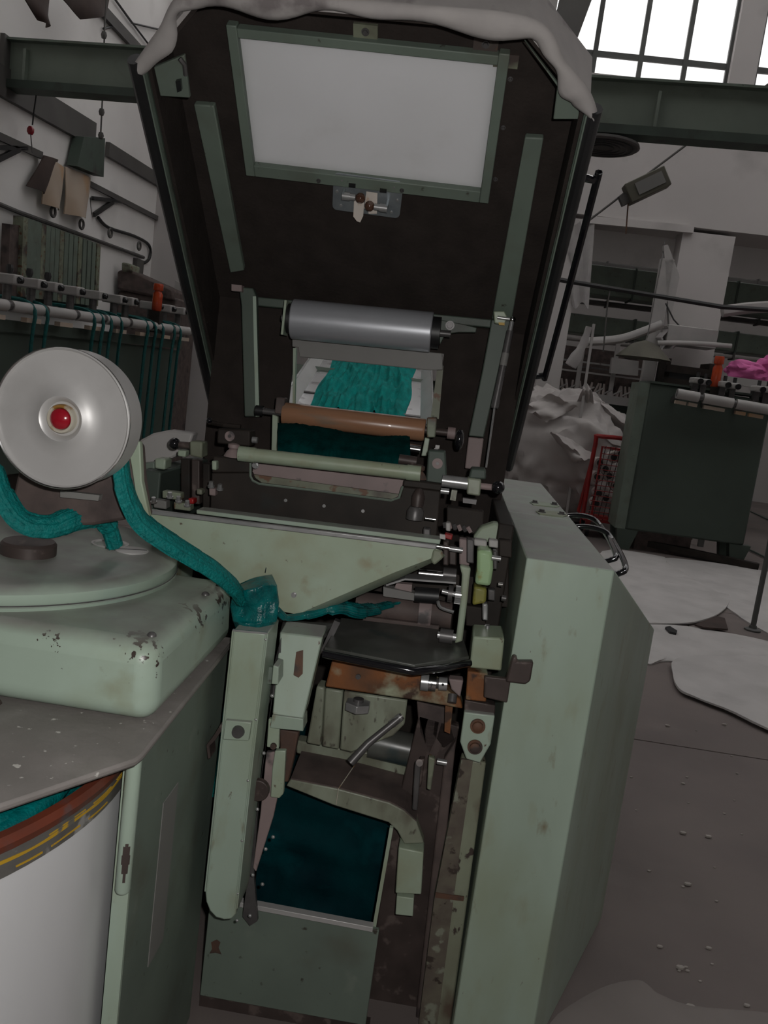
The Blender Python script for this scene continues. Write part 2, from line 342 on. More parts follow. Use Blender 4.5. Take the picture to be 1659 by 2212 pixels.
# sloped concrete roof strut between two windows
struct(MB().prism([at(1222, -60, Y=11.8), at(1300, -60, Y=11.8), at(1226, 140, Y=11.8), at(1180, 120, Y=11.8)], (0, .18, 0)).build('trim_2', 'truss'))
# crossing girder with lower flange
p0 = at(20, 145, Y=8.0); r_ = at(1659, 262, Y=1)-CAM; p1 = CAM+r_*((p0.z-1.5)/r_.z); d = (p1-p0); p1 = V((p0.x+d.x*1.5, p0.y+d.y*1.5, p0.z))
g = thing('girder', (p0+p1)/2-V((0, 0, .2)), 'long green steel girder crossing the hall behind the raised hood', 'beam')
MB().bar(p0+V((0, 0, .035)), p1+V((0, 0, .035)), .06, .34).build('web_plate', 'green_girder', g)
MB().bar(p0-V((0, 0, .165)), p1-V((0, 0, .165)), .2, .07).build('flange', 'green_dark', g)
MB().bar(p0+V((0, 0, .215)), p1+V((0, 0, .215)), .2, .02).build('flange', 'green_mid', g)
for t in (.02, .26, .5, .58, .74): MB().obox(p0.lerp(p1, t)+V((0, -.04, 0)), (.012, 0, 0), (0, .05, 0), (0, 0, .14)).build('stiffener', 'green_girder', g)
MB().box(p0.x-.07, p0.x+.02, p0.y-.14, p0.y+.14, p0.z-.26, p0.z+.24).build('wall_bracket', 'truss', g)
# lamp dish under the girder
c = at(1305, 298, Y=p0.lerp(p1, .5).y); c.z = p0.z-.27
l = thing('dish_lamp', c, 'dark round dish lamp hung under the green girder', 'lamp')
MB().lathe([(.02, .1), (.09, .1), (.12, .05), (.29, .02), (.295, 0), (.28, -.01), (.1, .03), (.02, .035)], c, n=36).build('lamp_shade', 'truss', l)
for r in (.09, .14, .19, .24): MB().tube([c+V((r*math.cos(a), r*math.sin(a), -.012)) for a in [k*math.pi/14 for k in range(28)]], .006, 6, closed=True).build('guard_ring', 'black_pipe', l)
MB().cyl(c+V((0, 0, .06)), c+V((0, 0, .072)), .05).build('stem', 'truss', l)
# ================================================================== LEFT WALL
def wx(u, v, o=0): return at(u, v, X=LW+.03+o)
w1 = thing('wall_rail', wx(100, 200), 'long grey rusty steel rail running along the left wall above the ribbed screen', 'rail')
def ext(p, q, y=2.2): return p+(q-p)*((y-p.y)/(q.y-p.y))       # the same straight rail run on along the wall
MB().bar(ext(wx(-40, 150), wx(202, 292)), wx(202, 292), .06, .26).build('rail_beam', 'truss', w1)
MB().bar(wx(232, 322), wx(400, 425), .05, .16).build('rail_beam', 'truss', w1)
MB().prism([wx(158, 293), wx(205, 296), wx(202, 380), wx(143, 356)], (.12, 0, 0)).build('junction_box', 'green_dark', w1)
w2 = thing('cable_conduit', wx(150, 500), 'thin dark conduit clamped along left wall under the paper sheets', 'pipe')
MB().tube([ext(wx(-40, 425), wx(40, 458)), wx(40, 458), wx(310, 556)], .022, 8).build('conduit', 'truss', w2)
for u, v in ((108, 470), (170, 496), (232, 514), (295, 541)): MB().tube([wx(u, v, .02)+V((.03, .05*math.cos(a), .06+.05*math.sin(a))) for a in [k*math.pi/6 for k in range(13)]], .014, 6).build('clamp', 'truss', w2)
MB().tube([wx(212, 470), wx(235, 492), wx(290, 510), wx(322, 530), wx(322, 560), wx(300, 575), wx(300, 592)], .02, 8, smooth=4).build('cable_loop', 'black_pipe', w2)
MB().obox(wx(298, 580), (.03, 0, 0), (0, .12, 0), (0, 0, .12)).build('switch_box', 'truss', w2)
w3 = thing('angle_bracket', wx(215, 440), 'triangular black steel bracket under a bar on the left wall', 'bracket')
MB().bar(wx(188, 394), wx(345, 474), .03, .06).build('bar', 'truss', w3)
MB().bar(wx(200, 428), wx(268, 436), .03, .045).build('bar', 'black_pipe', w3)
MB().bar(wx(203, 464), wx(244, 436), .03, .05).build('bar', 'black_pipe', w3)
MB().bar(wx(203, 464)+V((-.04, 0, 0)), wx(200, 428)+V((-.04, 0, 0)), .02, .02).build('stay', 'black_pipe', w3)
w4 = thing('angle_bracket', wx(20, 330), 'black bracket on left wall at the edge of the photo', 'bracket')
MB().bar(ext(wx(-60, 268), wx(90, 336)), wx(90, 336), .03, .07).build('bar', 'truss', w4)
MB().bar(wx(-40, 362), wx(42, 322), .03, .05).build('bar', 'black_pipe', w4)
MB().bar(wx(-40, 318), wx(58, 320), .03, .04).build('bar', 'black_pipe', w4)
# roof tie with cables, above the girder
t = thing('roof_tie', wx(220, 60), 'dark roof tie running up left wall above the girder', 'beam')
MB().bar(wx(165, -40), wx(300, 108), .05, .12).build('tie_beam', 'truss', t)
MB().tube([wx(235, -20), wx(285, 50), wx(345, 64)], .012, 6).build('cable', 'black_pipe', t)
MB().tube([wx(250, 0), wx(290, 55), wx(330, 108)], .012, 6).build('cable', 'black_pipe', t)
MB().tube([wx(224, 62), wx(240, 58), wx(262, 52)], .014, 6).build('cable', 'black_pipe', t)
def sheet(name, px, X, m, label, cat, wob=.05):
    P = [at(u, v, X=X) for u, v in px]
    def fn(a, b):
        p = (P[0].lerp(P[1], a)).lerp(P[3].lerp(P[2], a), b)
        return p+V((wob*math.sin(a*3.4)*(0.3+b)+.02*noise.noise(p*3), 0, 0))
    return tag(MB().grid(fn, 8, 8, (.012, 0, 0)).build(name, m), label, cat)
sheet('hanging_cloth', [(92, 335), (125, 345), (95, 420), (58, 402)], LW+.06, 'brown_cloth', 'dark brown cloth hanging beside the beige paper on left wall', 'cloth')
sheet('paper_sheet', [(95, 338), (140, 362), (128, 455), (88, 440)], LW+.05, 'beige_paper', 'stained beige paper sheet hanging next to the dark brown cloth', 'paper')
sheet('paper_sheet', [(142, 360), (194, 384), (188, 472), (138, 462)], LW+.06, 'beige_paper', 'curled orange-stained paper sheet nearest the bracket on left wall', 'paper', .06)
sheet('hanging_cloth', [(45, -10), (106, -10), (100, 60), (80, 44)], LW+.5, 'brown_cloth', 'dark brown rag hanging at the top above the girder end', 'cloth')
sheet('hanging_cloth', [(128, -10), (235, -10), (232, 28), (175, 42)], LW+.4, 'brown_cloth', 'dark torn rag hanging from the roof tie', 'cloth')
pc = thing('pull_cord', at(222, 200, Y=8.6), 'thin dark knotted pull cord hanging down over the left wall', 'cord')
pt_ = at(226, 55, Y=8.6); MB().tube([V((pt_.x, pt_.y, 8.2)), at(226, 55, Y=8.6), at(223, 180, Y=8.6), at(217, 300, Y=8.6)], .008, 6).build('cord', 'truss', pc)
for v in (76, 186, 242, 293): MB().ball(at(225-(v-60)*.03, v, Y=8.6), .03, 8, (1, 1, 1.4)).build('knot', 'truss', pc)
pn = thing('pendant_switch', at(66, 280, Y=8.2), 'small red pendant push switch on a thin cord by left wall', 'switch')
MB().tube([at(82, 180, Y=7.95), at(74, 235, Y=8.2), at(70, 270, Y=8.2)], .007, 6).build('cord', 'black_pipe', pn)
MB().ball(at(66, 282, Y=8.2), .035, 10, (1, 1, 1.3)).build('push_knob', 'red_plastic', pn)
MB().tube([at(66, 288, Y=8.2), at(70, 330, Y=8.2)], .005, 6).build('tail', 'truss', pn)
# ribbed screen on the left wall
rs = thing('ribbed_screen', at(120, 640, X=LW+.2), 'pale green ribbed metal screen standing against left wall', 'screen')
for i in range(17):
    a = i/16; u = 45+160*a; 
    top = at(u, 468+58*a, X=LW+.22); bot = at(u-6, 640+20*a, X=LW+.22)
    MB().bar(top, bot, .10, .09, up=(0, 1, 0)).build('rib', 'green_mid' if i % 4 else 'green_dirty', rs)
MB().prism([at(38, 466, X=LW+.1), at(205, 530, X=LW+.1), at(198, 665, X=LW+.1), at(30, 650, X=LW+.1)], (.05, 0, 0)).build('backing', 'green_dark', rs)
MB().prism([at(4, 482, X=LW+.15), at(36, 486, X=LW+.15), at(30, 640, X=LW+.15), at(-2, 640, X=LW+.15)], (.08, 0, 0)).build('side_board', 'brown_grime_shade', rs)
# dark machine end beyond the roller row
dm = thing('spinning_machine', at(300, 1000, Y=10.8)*1, 'dark brown machine block beyond the roller row by left wall', 'machine')
dm.location.z = 0; BASE[dm.name] = V(dm.location)
x0, x1 = LW+.05, at(385, 640, Y=10.8).x
MB().box(x0, x1, 10.8, 11.6, 0, 2.15).build('body', 'brown_grime_shade', dm, .03)
MB().poly([(252, 585), (275, 580), (375, 625), (375, 650), (252, 625)], 10.75, .6).build('hopper', 'brown_grime_shade', dm, .03)
MB().poly([(262, 566), (284, 570), (284, 588), (262, 586)], 10.7, .3).build('motor', 'green_dirty', dm, .02)
MB().poly([(378, 605), (400, 618), (395, 680), (372, 690)], 11.2, .1).build('panel', 'light_grey', dm)

# ------------------------------------------------------------------ roving row on the left
def roller_row(A, B, nseg, heads, name, label, bodyz, grp, strands, hoff, body=True, headscale=1.0, rr=.045):
    A, B = V(A), V(B); d = (B-A); L = d.length; d.normalize(); side = V((d.y, -d.x, 0))
    r = thing(name, V(((A.x+B.x)/2, (A.y+B.y)/2, 0)), label, 'machine', None)
    if body:
        MB().bar(A-V((0, 0, .17))-side*.34, B-V((0, 0, .17))-side*.34, .5, .1).build('top_rail', 'green_dark', r)
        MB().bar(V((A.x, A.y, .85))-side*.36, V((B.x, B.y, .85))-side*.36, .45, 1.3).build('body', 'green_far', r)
        MB().bar(V((A.x, A.y, .1))-side*.36, V((B.x, B.y, .1))-side*.36, .4, .2).build('plinth', 'dark_oily', r)
    first = None
    for i in range(nseg):
        a = A+d*(L*i/nseg+.03); b = A+d*(L*(i+1)/nseg-.03)
        MB().cyl(a, b, rr, n=14).build('roller_section', 'light_grey', r)
        MB().cyl(b, b+d*.06, rr*.75, n=12).build('roller_neck', 'steel_dark', r)
        q = (a+b)/2+V((0, 0, -rr-.05))
        MB().obox(q+d*.08, d*.10, side*.03, (0, 0, .02)).build('bobbin_hanger', 'beige_paper', r)
    for k, t in enumerate(heads):
        q = A+d*(L*t)+V((0, 0, hoff))-side*.12
        if first is None:
            s = headscale; h = MB().obox(q+V((0, 0, .06*s)), d*.05*s, side*.09*s, (0, 0, .035*s)).build('roller_head', 'light_grey', r, .012)
            first = (h, q, MB().cyl(q-V((0, 0, .14*s)), q+V((0, 0, .05*s)), .03*s, n=10).build('head_post', 'steel_dark', r),
                     MB().ball(q+V((0, 0, .06*s))+side*.1*s, .028*s, 10).build('end_cap', 'black_gloss', r))
        else:
            for o in (first[0], *first[2:]): partcopy(o, q-first[1])
    for k, t in enumerate(strands):
        q = A+d*(L*t)
        pth = [q-side*.45+V((0, 0, .08)), q-side*.1+V((0, 0, rr+.02)), q+side*(rr+.005)+V((0, 0, -.01)), q+side*(rr*.8)+V((0, 0, -.3)), q+side*.02+V((0, 0, -1.25))]
        o = MB().tube(pth, .017, 8, smooth=3, ridge=.15, seed=k).build('roving_strand', 'roving')
        tag(o, '%s teal roving strand hanging from the pale rollers by left wall' % ORD[k], 'roving strand', grp[1])
    return r
A = at(-70, 648, Y=6.6); B = at(410, 716, Y=10.4)
rl = roller_row(A, B, 8, [.05, .16, .245, .31, .40, .50, .60, .66, .80, .88, .97], 'roving_machine', 'long dark green roving machine with pale rollers and teal strands along left wall', 0,
    ('teal roving strand hanging over pale roller at left wall', 'teal strands on the left roving machine'), [.20, .245, .44, .48, .52, .57, .71, .755, .80, .87, .91], .15, headscale=1.25, rr=.05)
for t in (.13, .20, .27, .34): 
    q = A+(B-A)*t+V((-.2, 0, .12)); MB().tube([q, q+V((0, 0, .17))], .018, 8).build('spindle', 'black_pipe', rl); MB().ball(q+V((0, 0, .2)), .035, 8, (1, 1, 1.4)).build('spindle_tip', 'black_pipe', rl)
def bottle(p, h, r, label):
    b = thing('orange_bottle', p, label, 'bottle')
    MB().lathe([(r*.8, 0), (r, .02), (r, h*.62), (r*.75, h*.7), (r*.72, h*.75)], p, n=20).build('bottle_body', 'orange', b)
    MB().lathe([(r*.95, h*.75), (r, h*.78), (r, h*.97), (r*.9, h)], p, n=20).build('cap', 'orange', b)
bp = at(338, 672, Y=9.6); bottle(bp, .30, .055, 'translucent orange bottle standing on the left roving machine')
MB().obox(bp-V((0, 0, .12)), (.06, 0, 0), (0, .06, 0), (0, 0, .12)).build('bottle_stand', 'dark_oily', rl)

# ================================================================== RIGHT SIDE
# machine end with legs and roller row
Y0 = 9.35
ce = thing('roving_machine', V((at(1500, 1000, Y=Y0).x, Y0+.2, 0)), 'dark green machine end cabinet on splayed legs with pale rollers at right', 'machine')
fx0, fx1 = at(1407, 827, Y=Y0).x, at(1655, 870, Y=Y0).x+.06; zt = at(1407, 827, Y=Y0).z; zb = at(1350, 1143, Y=Y0).z
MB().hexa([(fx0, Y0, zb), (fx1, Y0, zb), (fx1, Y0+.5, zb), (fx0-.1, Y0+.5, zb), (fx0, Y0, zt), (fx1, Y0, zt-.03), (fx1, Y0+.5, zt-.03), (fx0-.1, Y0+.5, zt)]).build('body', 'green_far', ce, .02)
MB().box(fx0-.115, fx0-.005, Y0+.015, Y0+.45, zb, zt-.005).build('side_panel', 'green_mid', ce)
MB().box(fx0-.02, fx1+.02, Y0-.02, Y0+.5, zt-.002, zt+.02).build('lid', 'green_dark', ce)
for x, s in ((fx0+.02, 1), (fx1-.04, -1)):
    for y in (Y0+.06, Y0+.42):
        MB().hexa([(x-.07+s*.0, y-.05, 0), (x+.05, y-.05, 0), (x+.05, y+.05, 0), (x-.07, y+.05, 0), (x-.11, y-.05, zb), (x+.12, y-.05, zb), (x+.12, y+.05, zb), (x-.11, y+.05, zb)]).build('leg', 'green_far', ce)
MB().bar((fx0+.3, Y0+.2, .08), (fx1+.15, Y0-.12, .04), .1, .07).build('ground_rail', 'dark_oily', ce)
MB().box(fx0+.15, fx0+.75, Y0+.15, Y0+.45, .0, zb).build('foot_block', 'brown_grime_shade', ce)
A = at(1462, 850, Y=Y0-.2); B = at(1700, 892, Y=Y0-.2)
d = (B-A).normalized()
xs_ = [0, .2, .24, .51, .54, .86, .89, 1.0]
for i in range(0, 8, 2): MB().cyl(A.lerp(B, xs_[i]), A.lerp(B, xs_[i+1]), .052, n=16).build('roller_section', 'light_grey', ce)
MB().cyl(A, B, .035, n=12).build('roller_shaft', 'steel_dark', ce)
for a, b in ((.0, .1), (.12, .2), (.26, .45), (.55, .64), (.67, .8), (.9, 1)): MB().bar(A.lerp(B, a)+V((0, .02, -.085)), A.lerp(B, b)+V((0, .02, -.085)), .05, .035).build('bobbin_hanger', 'beige_paper', ce)
for t in (.02, .3, .6, .95): MB().bar(A.lerp(B, t)+V((0, .05, -.03)), A.lerp(B, t)+V((0, .24, -.08)), .05, .05).build('bearing_arm', 'steel_dark', ce)
for i, (u, v) in enumerate(((1503, 822), (1520, 825), (1562, 830), (1583, 834), (1636, 840), (1656, 842), (1690, 850))):
    q = at(u, v, Y=Y0-.05)
    MB().obox(q, (.045, 0, 0), (0, .1, 0), (0, 0, .03)).build('roller_head', 'light_grey', ce, .012)
    MB().cyl(q+V((.02, -.1, -.005)), q+V((.02, -.125, -.005)), .03, n=12).build('end_cap', 'black_gloss', ce)
    MB().box(q.x-.03, q.x+.03, q.y-.02, q.y+.1, q.z-.17, q.z-.02).build('head_post', 'steel_dark', ce)
    MB().cyl(q+V((.03, .06, .03)), q+V((.03, .06, .09)), .02, n=8).build('knob', 'black_pipe', ce)
q = at(1592, 815, Y=Y0+.1); MB().box(q.x-.1, q.x+.7, q.y, q.y+.08, q.z-.08, q.z+.0).build('back_bar', 'light_grey', ce)
bp = at(1543, 836, Y=Y0+.02); bottle(bp, .32, .05, 'translucent orange bottle standing among roller heads at right')
MB().obox(bp-V((0, 0, .09)), (.05, 0, 0), (0, .05, 0), (0, 0, .09)).build('bottle_stand', 'dark_oily', ce)
def lump(name, c, r, m, label, cat, sd=0, amp=.35, fr=1.6, sub=4, group=None, flat=None, crease=.0):
    import bmesh
    b = bmesh.new(); bmesh.ops.create_icosphere(b, subdivisions=sub, radius=1); c = V(c); mb = MB()
    for v in b.verts:
        n = v.co.normalized(); s = V((sd*3.1, sd*1.7, sd*.9))
        k = 1+amp*noise.noise(n*fr+s)+amp*.5*noise.noise(n*fr*2.3+s)-crease*abs(noise.noise(n*fr*1.3+s*2))+crease*.6*abs(noise.noise(n*fr*3.1-s))
        p = c+V((n.x*r[0]*k, n.y*r[1]*k, n.z*r[2]*k))
        if flat is not None: p.z = max(p.z, flat)
        mb.v.append(p)
    b.verts.index_update(); mb.f = [tuple(v.index for v in f.verts) for f in b.faces]; b.free()
    o = mb.build(name, m); return tag(o, label, cat, group) if label else o
lump('fibre_heap', at(1612, 802, Y=10.6), (.24, .2, .12), 'pink', 'heap of bright pink fibre behind the roller heads at right edge', 'fibre', 3, .3)
lump('fibre_heap', at(1660, 805, Y=10.65), (.22, .2, .2), 'pink', 'taller pink fibre heap cut by the right edge of photo', 'fibre', 5, .3)
tb = thing('side_table', V((at(1620, 800, Y=10.7).x, 10.7, 0)), 'low pale table carrying pink fibre behind the right roller heads', 'table')
zq = at(1610, 820, Y=10.6).z; x0 = at(1560, 820, Y=10.6).x
MB().box(x0, x0+1.3, 10.35, 11.0, zq-.06, zq-.01).build('tabletop', 'light_grey', tb)
for x in (x0+.05, x0+1.2):
    for y in (10.4, 10.9): MB().box(x-.03, x+.03, y-.03, y+.03, 0, zq-.06).build('leg', 'steel_frame', tb)
# hanging light box on a slanted rod
hb = thing('hanging_light_box', at(1398, 400, Y=9.2), 'small olive light box hanging tilted from a slanted cord before the back wall', 'lamp')
c = at(1396, 402, Y=9.2); ux = (at(1438, 384, Y=9.2)-at(1362, 420, Y=9.2)).normalized(); uz = ux.cross(V((0, 1, 0))).normalized()
MB().obox(c, ux*.21, (0, .09, 0), uz*.10).build('housing', 'olive', hb, .01)
MB().obox(c+ux*.02-uz*.0+V((0, -.095, 0)), ux*.14, (0, .01, 0), uz*.06).build('face_plate', 'plate_grey', hb)
MB().obox(c-ux*.24-uz*.03, ux*.05, (0, .04, 0), uz*.05).build('clamp', 'truss', hb)
MB().tube([at(1270, 478, Y=9.25), at(1330, 432, Y=9.25), at(1400, 375, Y=9.25), at(1560, 255, Y=9.25), V((6.2, 9.25, 8.2))], .012, 6).build('cord', 'truss', hb)
MB().tube([at(1358, 425, Y=9.2), at(1352, 505, Y=9.2)], .008, 6).build('pull_string', 'rust', hb)
# things in and before the bays
def duct(name, u0, v0, u1, v1, Y, h, m, label, cat='duct', dep=.5):
    a, b = at(u0, v0, Y=Y), at(u1, v1, Y=Y); o = thing(name, (a+b)/2, label, cat)
    MB().bar(a, b, dep, h).build('panel', m, o, .02); n = max(2, int((b-a).length/1.2))
    for i in range(n+1): MB().bar(a.lerp(b, i/n)+V((-.015, 0, 0)), a.lerp(b, i/n)+V((.015, 0, 0)), dep+.04, h+.04).build('joint_band', 'green_dark' if 'green' in m else 'truss', o)
    return o
duct('overhead_duct', 1150, 592, 1800, 672, 14.5, .46, 'green_mid', 'upper wide green duct crossing the adjoining hall')
duct('overhead_duct', 1150, 690, 1800, 768, 14.2, .30, 'green_mid', 'lower narrow green duct crossing the adjoining hall')
duct('cable_tray', 1150, 560-4, 1800, 636-4, 16.8, .10, 'truss', 'dark cable tray high on far wall of adjoining hall', 'tray', .2)
duct('cable_tray', 1150, 638, 1800, 716, 14.8, .07, 'truss', 'dark cable tray between the two green ducts', 'tray', .2)
duct('cable_tray', 1150, 722, 1800, 796, 13.6, .05, 'light_grey', 'pale steel tray below the lower green duct', 'tray', .2)
rd = MB().tube([at(1170, 598, Y=10.9), at(1560, 663, Y=10.9), at(1700, 672, Y=10.9)], .028, 8).build('overhead_pipe', 'black_pipe'); tag(rd, 'thin black pipe slung level across the bays of back wall', 'pipe')
for i, (px, r, lab) in enumerate((([(1270, 738), (1340, 732), (1400, 712), (1430, 700)], .055, 'pale rolled sheet lying across the bay beside the lit white jamb'), ([(1560, 672), (1620, 664), (1700, 660)], .075, 'thick pale roll lying above the table at right edge'), ([(1420, 741), (1500, 742), (1580, 748)], .03, 'thin pale rolled sheet right of the lit white jamb'))):
    tag(MB().tube([at(u, v, Y=11.3) for u, v in px], r, 12, smooth=4, ridge=.1, seed=i).build('rolled_sheet', 'light_grey'), lab, 'roll')
wp = thing('lit_jamb', at(1440, 700, Y=11.6), 'slim pale post for the lit white pillar jamb with a torn white rag tied on it', 'post')  # the pillar's lit jamb face, made as a separate pale post
wp.location.z = 0; BASE[wp.name] = V(wp.location)
MB().prism([at(1443, 528, Y=11.6), at(1466, 590, Y=11.6), at(1468, 600, Y=11.6), at(1446, 700, Y=11.6), at(1434, 530, Y=11.6)], (0, .1, 0)).build('post_top', 'light_grey', wp)
MB().bar(at(1441, 560, Y=11.65), V((at(1395, 850, Y=11.65).x, 11.65, 0)), .17, .1, up=(0, 1, 0)).build('post_shaft', 'light_grey', wp, .01)
MB().grid(lambda a, b: at(1424+30*a+6*math.sin(b*9), 705+48*b, Y=11.5)+V((0, .05*math.sin(a*9+b*4), 0)), 8, 8, (0, .02, 0)).build('rag', 'film', wp)
MB().tube([at(1438, 655, Y=11.5), at(1455, 690, Y=11.5), at(1475, 712, Y=11.5)], .01, 6).build('tie', 'black_pipe', wp)
ps = MB().grid(lambda a, b: at(1232+(52-12*b)*a+4*math.sin(b*14)*(1-a), 478+182*b+7*math.sin(a*8), Y=11.96)+V((0, .025*math.sin(a*11+b*3), 0)), 12, 16, (0, .012, 0)).build('plastic_sheet', 'film')
tag(ps, 'crumpled clear plastic sheet hanging down the pillar right of the hood', 'sheet')
# dark slatted stack and spinning frame in the bay
sl = thing('slatted_crate', V((at(1490, 800, Y=11.2).x, 11.4, 0)), 'dark slatted rack standing behind the green machine end', 'rack')
xa, xb = at(1440, 790, Y=11.2).x, at(1545, 800, Y=11.2).x
for i in range(9): MB().box(xa, xb, 11.2, 11.25, .75+i*.16, .75+i*.16+.09).build('slat', 'dark_oily', sl)
for x in (xa, xb-.06): MB().box(x, x+.06, 11.25, 11.7, 0, 2.2).build('post', 'dark_oily', sl)
MB().box(xa, xb, 11.68, 11.72, .6, 2.15).build('back_board', 'black_pipe', sl)
cbx = at(1500, 725, Y=11.5); tag(MB().box(cbx.x-.35, cbx.x+.28, 11.45, 11.85, cbx.z-.14, cbx.z+.1).build('carton', 'light_grey', None, .01), 'pale flat carton on top of the dark slatted rack', 'box')
sf = thing('spinning_machine', V((at(1280, 800, Y=12.8).x, 13, 0)), 'long grey spinning machine with pale bobbins beyond the bulk sack', 'machine')
x0, x1 = at(1120, 800, Y=12.8).x, at(1420, 800, Y=12.8).x
zt = at(1290, 845, Y=12.8).z
MB().box(x0, x1, 12.75, 13.4, zt-.16, zt-.04).build('table', 'light_grey', sf)
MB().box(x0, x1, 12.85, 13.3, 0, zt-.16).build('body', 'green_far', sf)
MB().box(x0, x1, 13.25, 13.3, zt-.04, zt+.62).build('back_panel', 'brown_grime_shade', sf)
for i in range(30):
    x = x0+(x1-x0)*(i+.5)/30; a = random.uniform(-.05, .05)
    MB().cyl((x, 12.9, zt-.04), (x+a, 12.9, zt+.12), .022, .014, 8).build('bobbin', 'cone_white', sf)
    if i % 2: MB().bar((x, 12.82, zt-.02), (x+.09, 12.72, zt+.05), .02, .02).build('finger', 'light_grey', sf)
for k, z in enumerate((.25, .33, .40)): MB().bar((x0, 12.95+.06*k, zt+z), (x1, 12.95+.06*k, zt+z), .03, .025).build('rail', ('light_grey', 'steel_dark', 'steel')[k], sf)
for u in (1160, 1196, 1255, 1330): x = at(u, 780, Y=12.85).x; MB().box(x-.03, x+.03, 12.85, 12.9, zt-.1, zt+.75).build('upright', 'light_grey', sf)
MB().poly([(1322, 772), (1380, 780), (1378, 812), (1318, 806)], 12.7, .1).build('perforated_guard', 'light_grey', sf)
pl_ = thing('pendant_lamp', at(1392, 757, Y=11.1), 'olive conical pendant lamp hanging by the lit white jamb', 'lamp')
cp = MB().lathe([(.34, 0), (.30, .04), (.16, .17), (.03, .22)], at(1392, 757, Y=11.1)-V((0, 0, .1)), n=24).build('lamp_shade', 'olive', pl_)
MB().tube([at(1394, 738, Y=11.1), at(1400, 720, Y=11.2), at(1430, 560, Y=11.45), at(1436, 520, Y=11.98)], .007, 6).build('lamp_cord', 'truss', pl_)
tag(MB().tube([at(1272, 706, Y=10.6), at(1258, 745, Y=10.6), at(1232, 790, Y=10.6)], [.04, .05, .075], 12, smooth=4, ridge=.12, seed=4).build('rolled_sheet', 'film'), 'leaning clear plastic roll above the bulk sack', 'roll')
gp = tag(MB().bar(at(1283, 700, Y=10.6), V((at(1265, 860, Y=10.6).x, 10.6, 0)), .03, .03, up=(0, 1, 0)).build('support_pole', 'light_grey'), 'thin grey pole with clear plastic roll leaning on it', 'pole')
tag(MB().tube([at(1318, 623, Y=10.9), at(1312, 660, Y=10.9), at(1303, 760, Y=10.9)], .010, 6).build('rope', 'truss'), 'thin rope hanging from black pipe above the bulk sack', 'rope')
# bulk sacks
def sack():
    import bmesh
    c = at(1215, 1000, Y=10.95); mb = MB(); b = bmesh.new(); bmesh.ops.create_icosphere(b, subdivisions=5, radius=1)
    for v in b.verts:
        n = v.co.normalized(); q = V((abs(n.x)**.75*(1 if n.x > 0 else -1), n.y, abs(n.z)**.8*(1 if n.z > 0 else -1)))
        k = .93+.14*noise.noise(n*1.4+V((4, 2, 1)))+.16*(1-abs(noise.noise(n*1.9+V((2, 7, 1)))*2))**2*.5-.13*abs(noise.noise(n*4.2+V((1, 5, 2))))+.05*(1-abs(2*noise.noise(n*7)))
        k += .05*(1-abs(2*noise.noise(V((n.x*5+n.z*3, n.y*5, n.z*2.2)))))**3*1.6-.03; p = V((c.x, 11.0, .84))+V((q.x*.88*k, q.y*.5*k, q.z*.84*k)); p.z = max(p.z, 0)
        if n.x > .1 and n.z > .3: p.z -= .35*(n.x-.1)
        mb.v.append(p)
    b.verts.index_update(); mb.f = [tuple(v.index for v in f.verts) for f in b.faces]; b.free()
    return mb
sk = thing('bulk_sack', V((at(1215, 1000, Y=10.95).x, 11.0, 0)), 'huge crumpled white plastic bulk sack behind the side cover', 'sack')
sack().build('sack_body', 'sack_white', sk, ang=60)
def flap(px, Y, name, sd, wob=.06):
    P = [at(u, v, Y=Y) for u, v in px]
    MB().grid(lambda a, b: (P[0].lerp(P[1], a)).lerp(P[3].lerp(P[2], a), b)+V((0, wob*math.sin(a*5+sd)+wob*.8*noise.noise(V((a*4, b*4, sd))), .03*noise.noise(V((a*5+sd, b*5, 2))))), 10, 10, (0, .012, 0)).build(name, 'sack_white', sk, ang=60)
flap([(1243, 880), (1262, 825), (1272, 832), (1290, 885)], 10.62, 'twisted_top', 1)
flap([(1290, 880), (1300, 868), (1372, 908), (1370, 960)], 10.75, 'loose_flap', 2)
flap([(1188, 935), (1215, 938), (1290, 985), (1240, 1000)], 10.42, 'loose_flap', 3, .08)
flap([(1128, 880), (1190, 850), (1250, 880), (1180, 912)], 10.55, 'loose_flap', 4, .08)
# red wire trolley with yarn cones
ty = 9.9
tr = thing('wire_trolley', V((at(1320, 1100, Y=ty).x, ty+.3, 0)), 'red steel wire trolley filled with yarn cones beside the bulk sack', 'trolley')
fr = [at(1258, 1118, Y=ty), at(1286, 960, Y=ty), at(1300, 943, Y=ty), at(1420, 958, Y=ty)]
MB().tube(fr, .025, 8, smooth=4).build('frame_bar', 'red_wire', tr)
xa, xb = fr[0].x+.02, fr[0].x+.85; zb, zt = fr[0].z, at(1300, 962, Y=ty).z
MB().tube([at(1278, 1112, Y=ty+.02), at(1301, 965, Y=ty+.02), at(1420, 982, Y=ty+.02)], .014, 8).build('frame_bar', 'red_wire', tr)
MB().tube([(xa, ty+.5, zb), (xa+.08, ty+.5, zt)], .02, 8).build('frame_bar', 'red_wire', tr)
MB().box(xa, xb, ty, ty+.5, zb-.03, zb).build('deck', 'red_wire', tr)
MB().bar((xa, ty, zb+.03), (xb, ty, zb+.03), .03, .03).build('frame_bar', 'red_wire', tr)
for i in range(16): a = i/15; MB().tube([(xa+.04+(xb-xa)*a, ty-.005, zb), (xa+.11+(xb-xa)*a, ty-.005, zt)], .004, 4).build('wire', 'black_pipe', tr)
for i in range(14): z = zb+(zt-zb)*(i+.5)/14; MB().tube([(xa+.02+.07*(i/14), ty-.008, z), (xb, ty-.008, z)], .004, 4).build('wire', 'red_wire', tr)
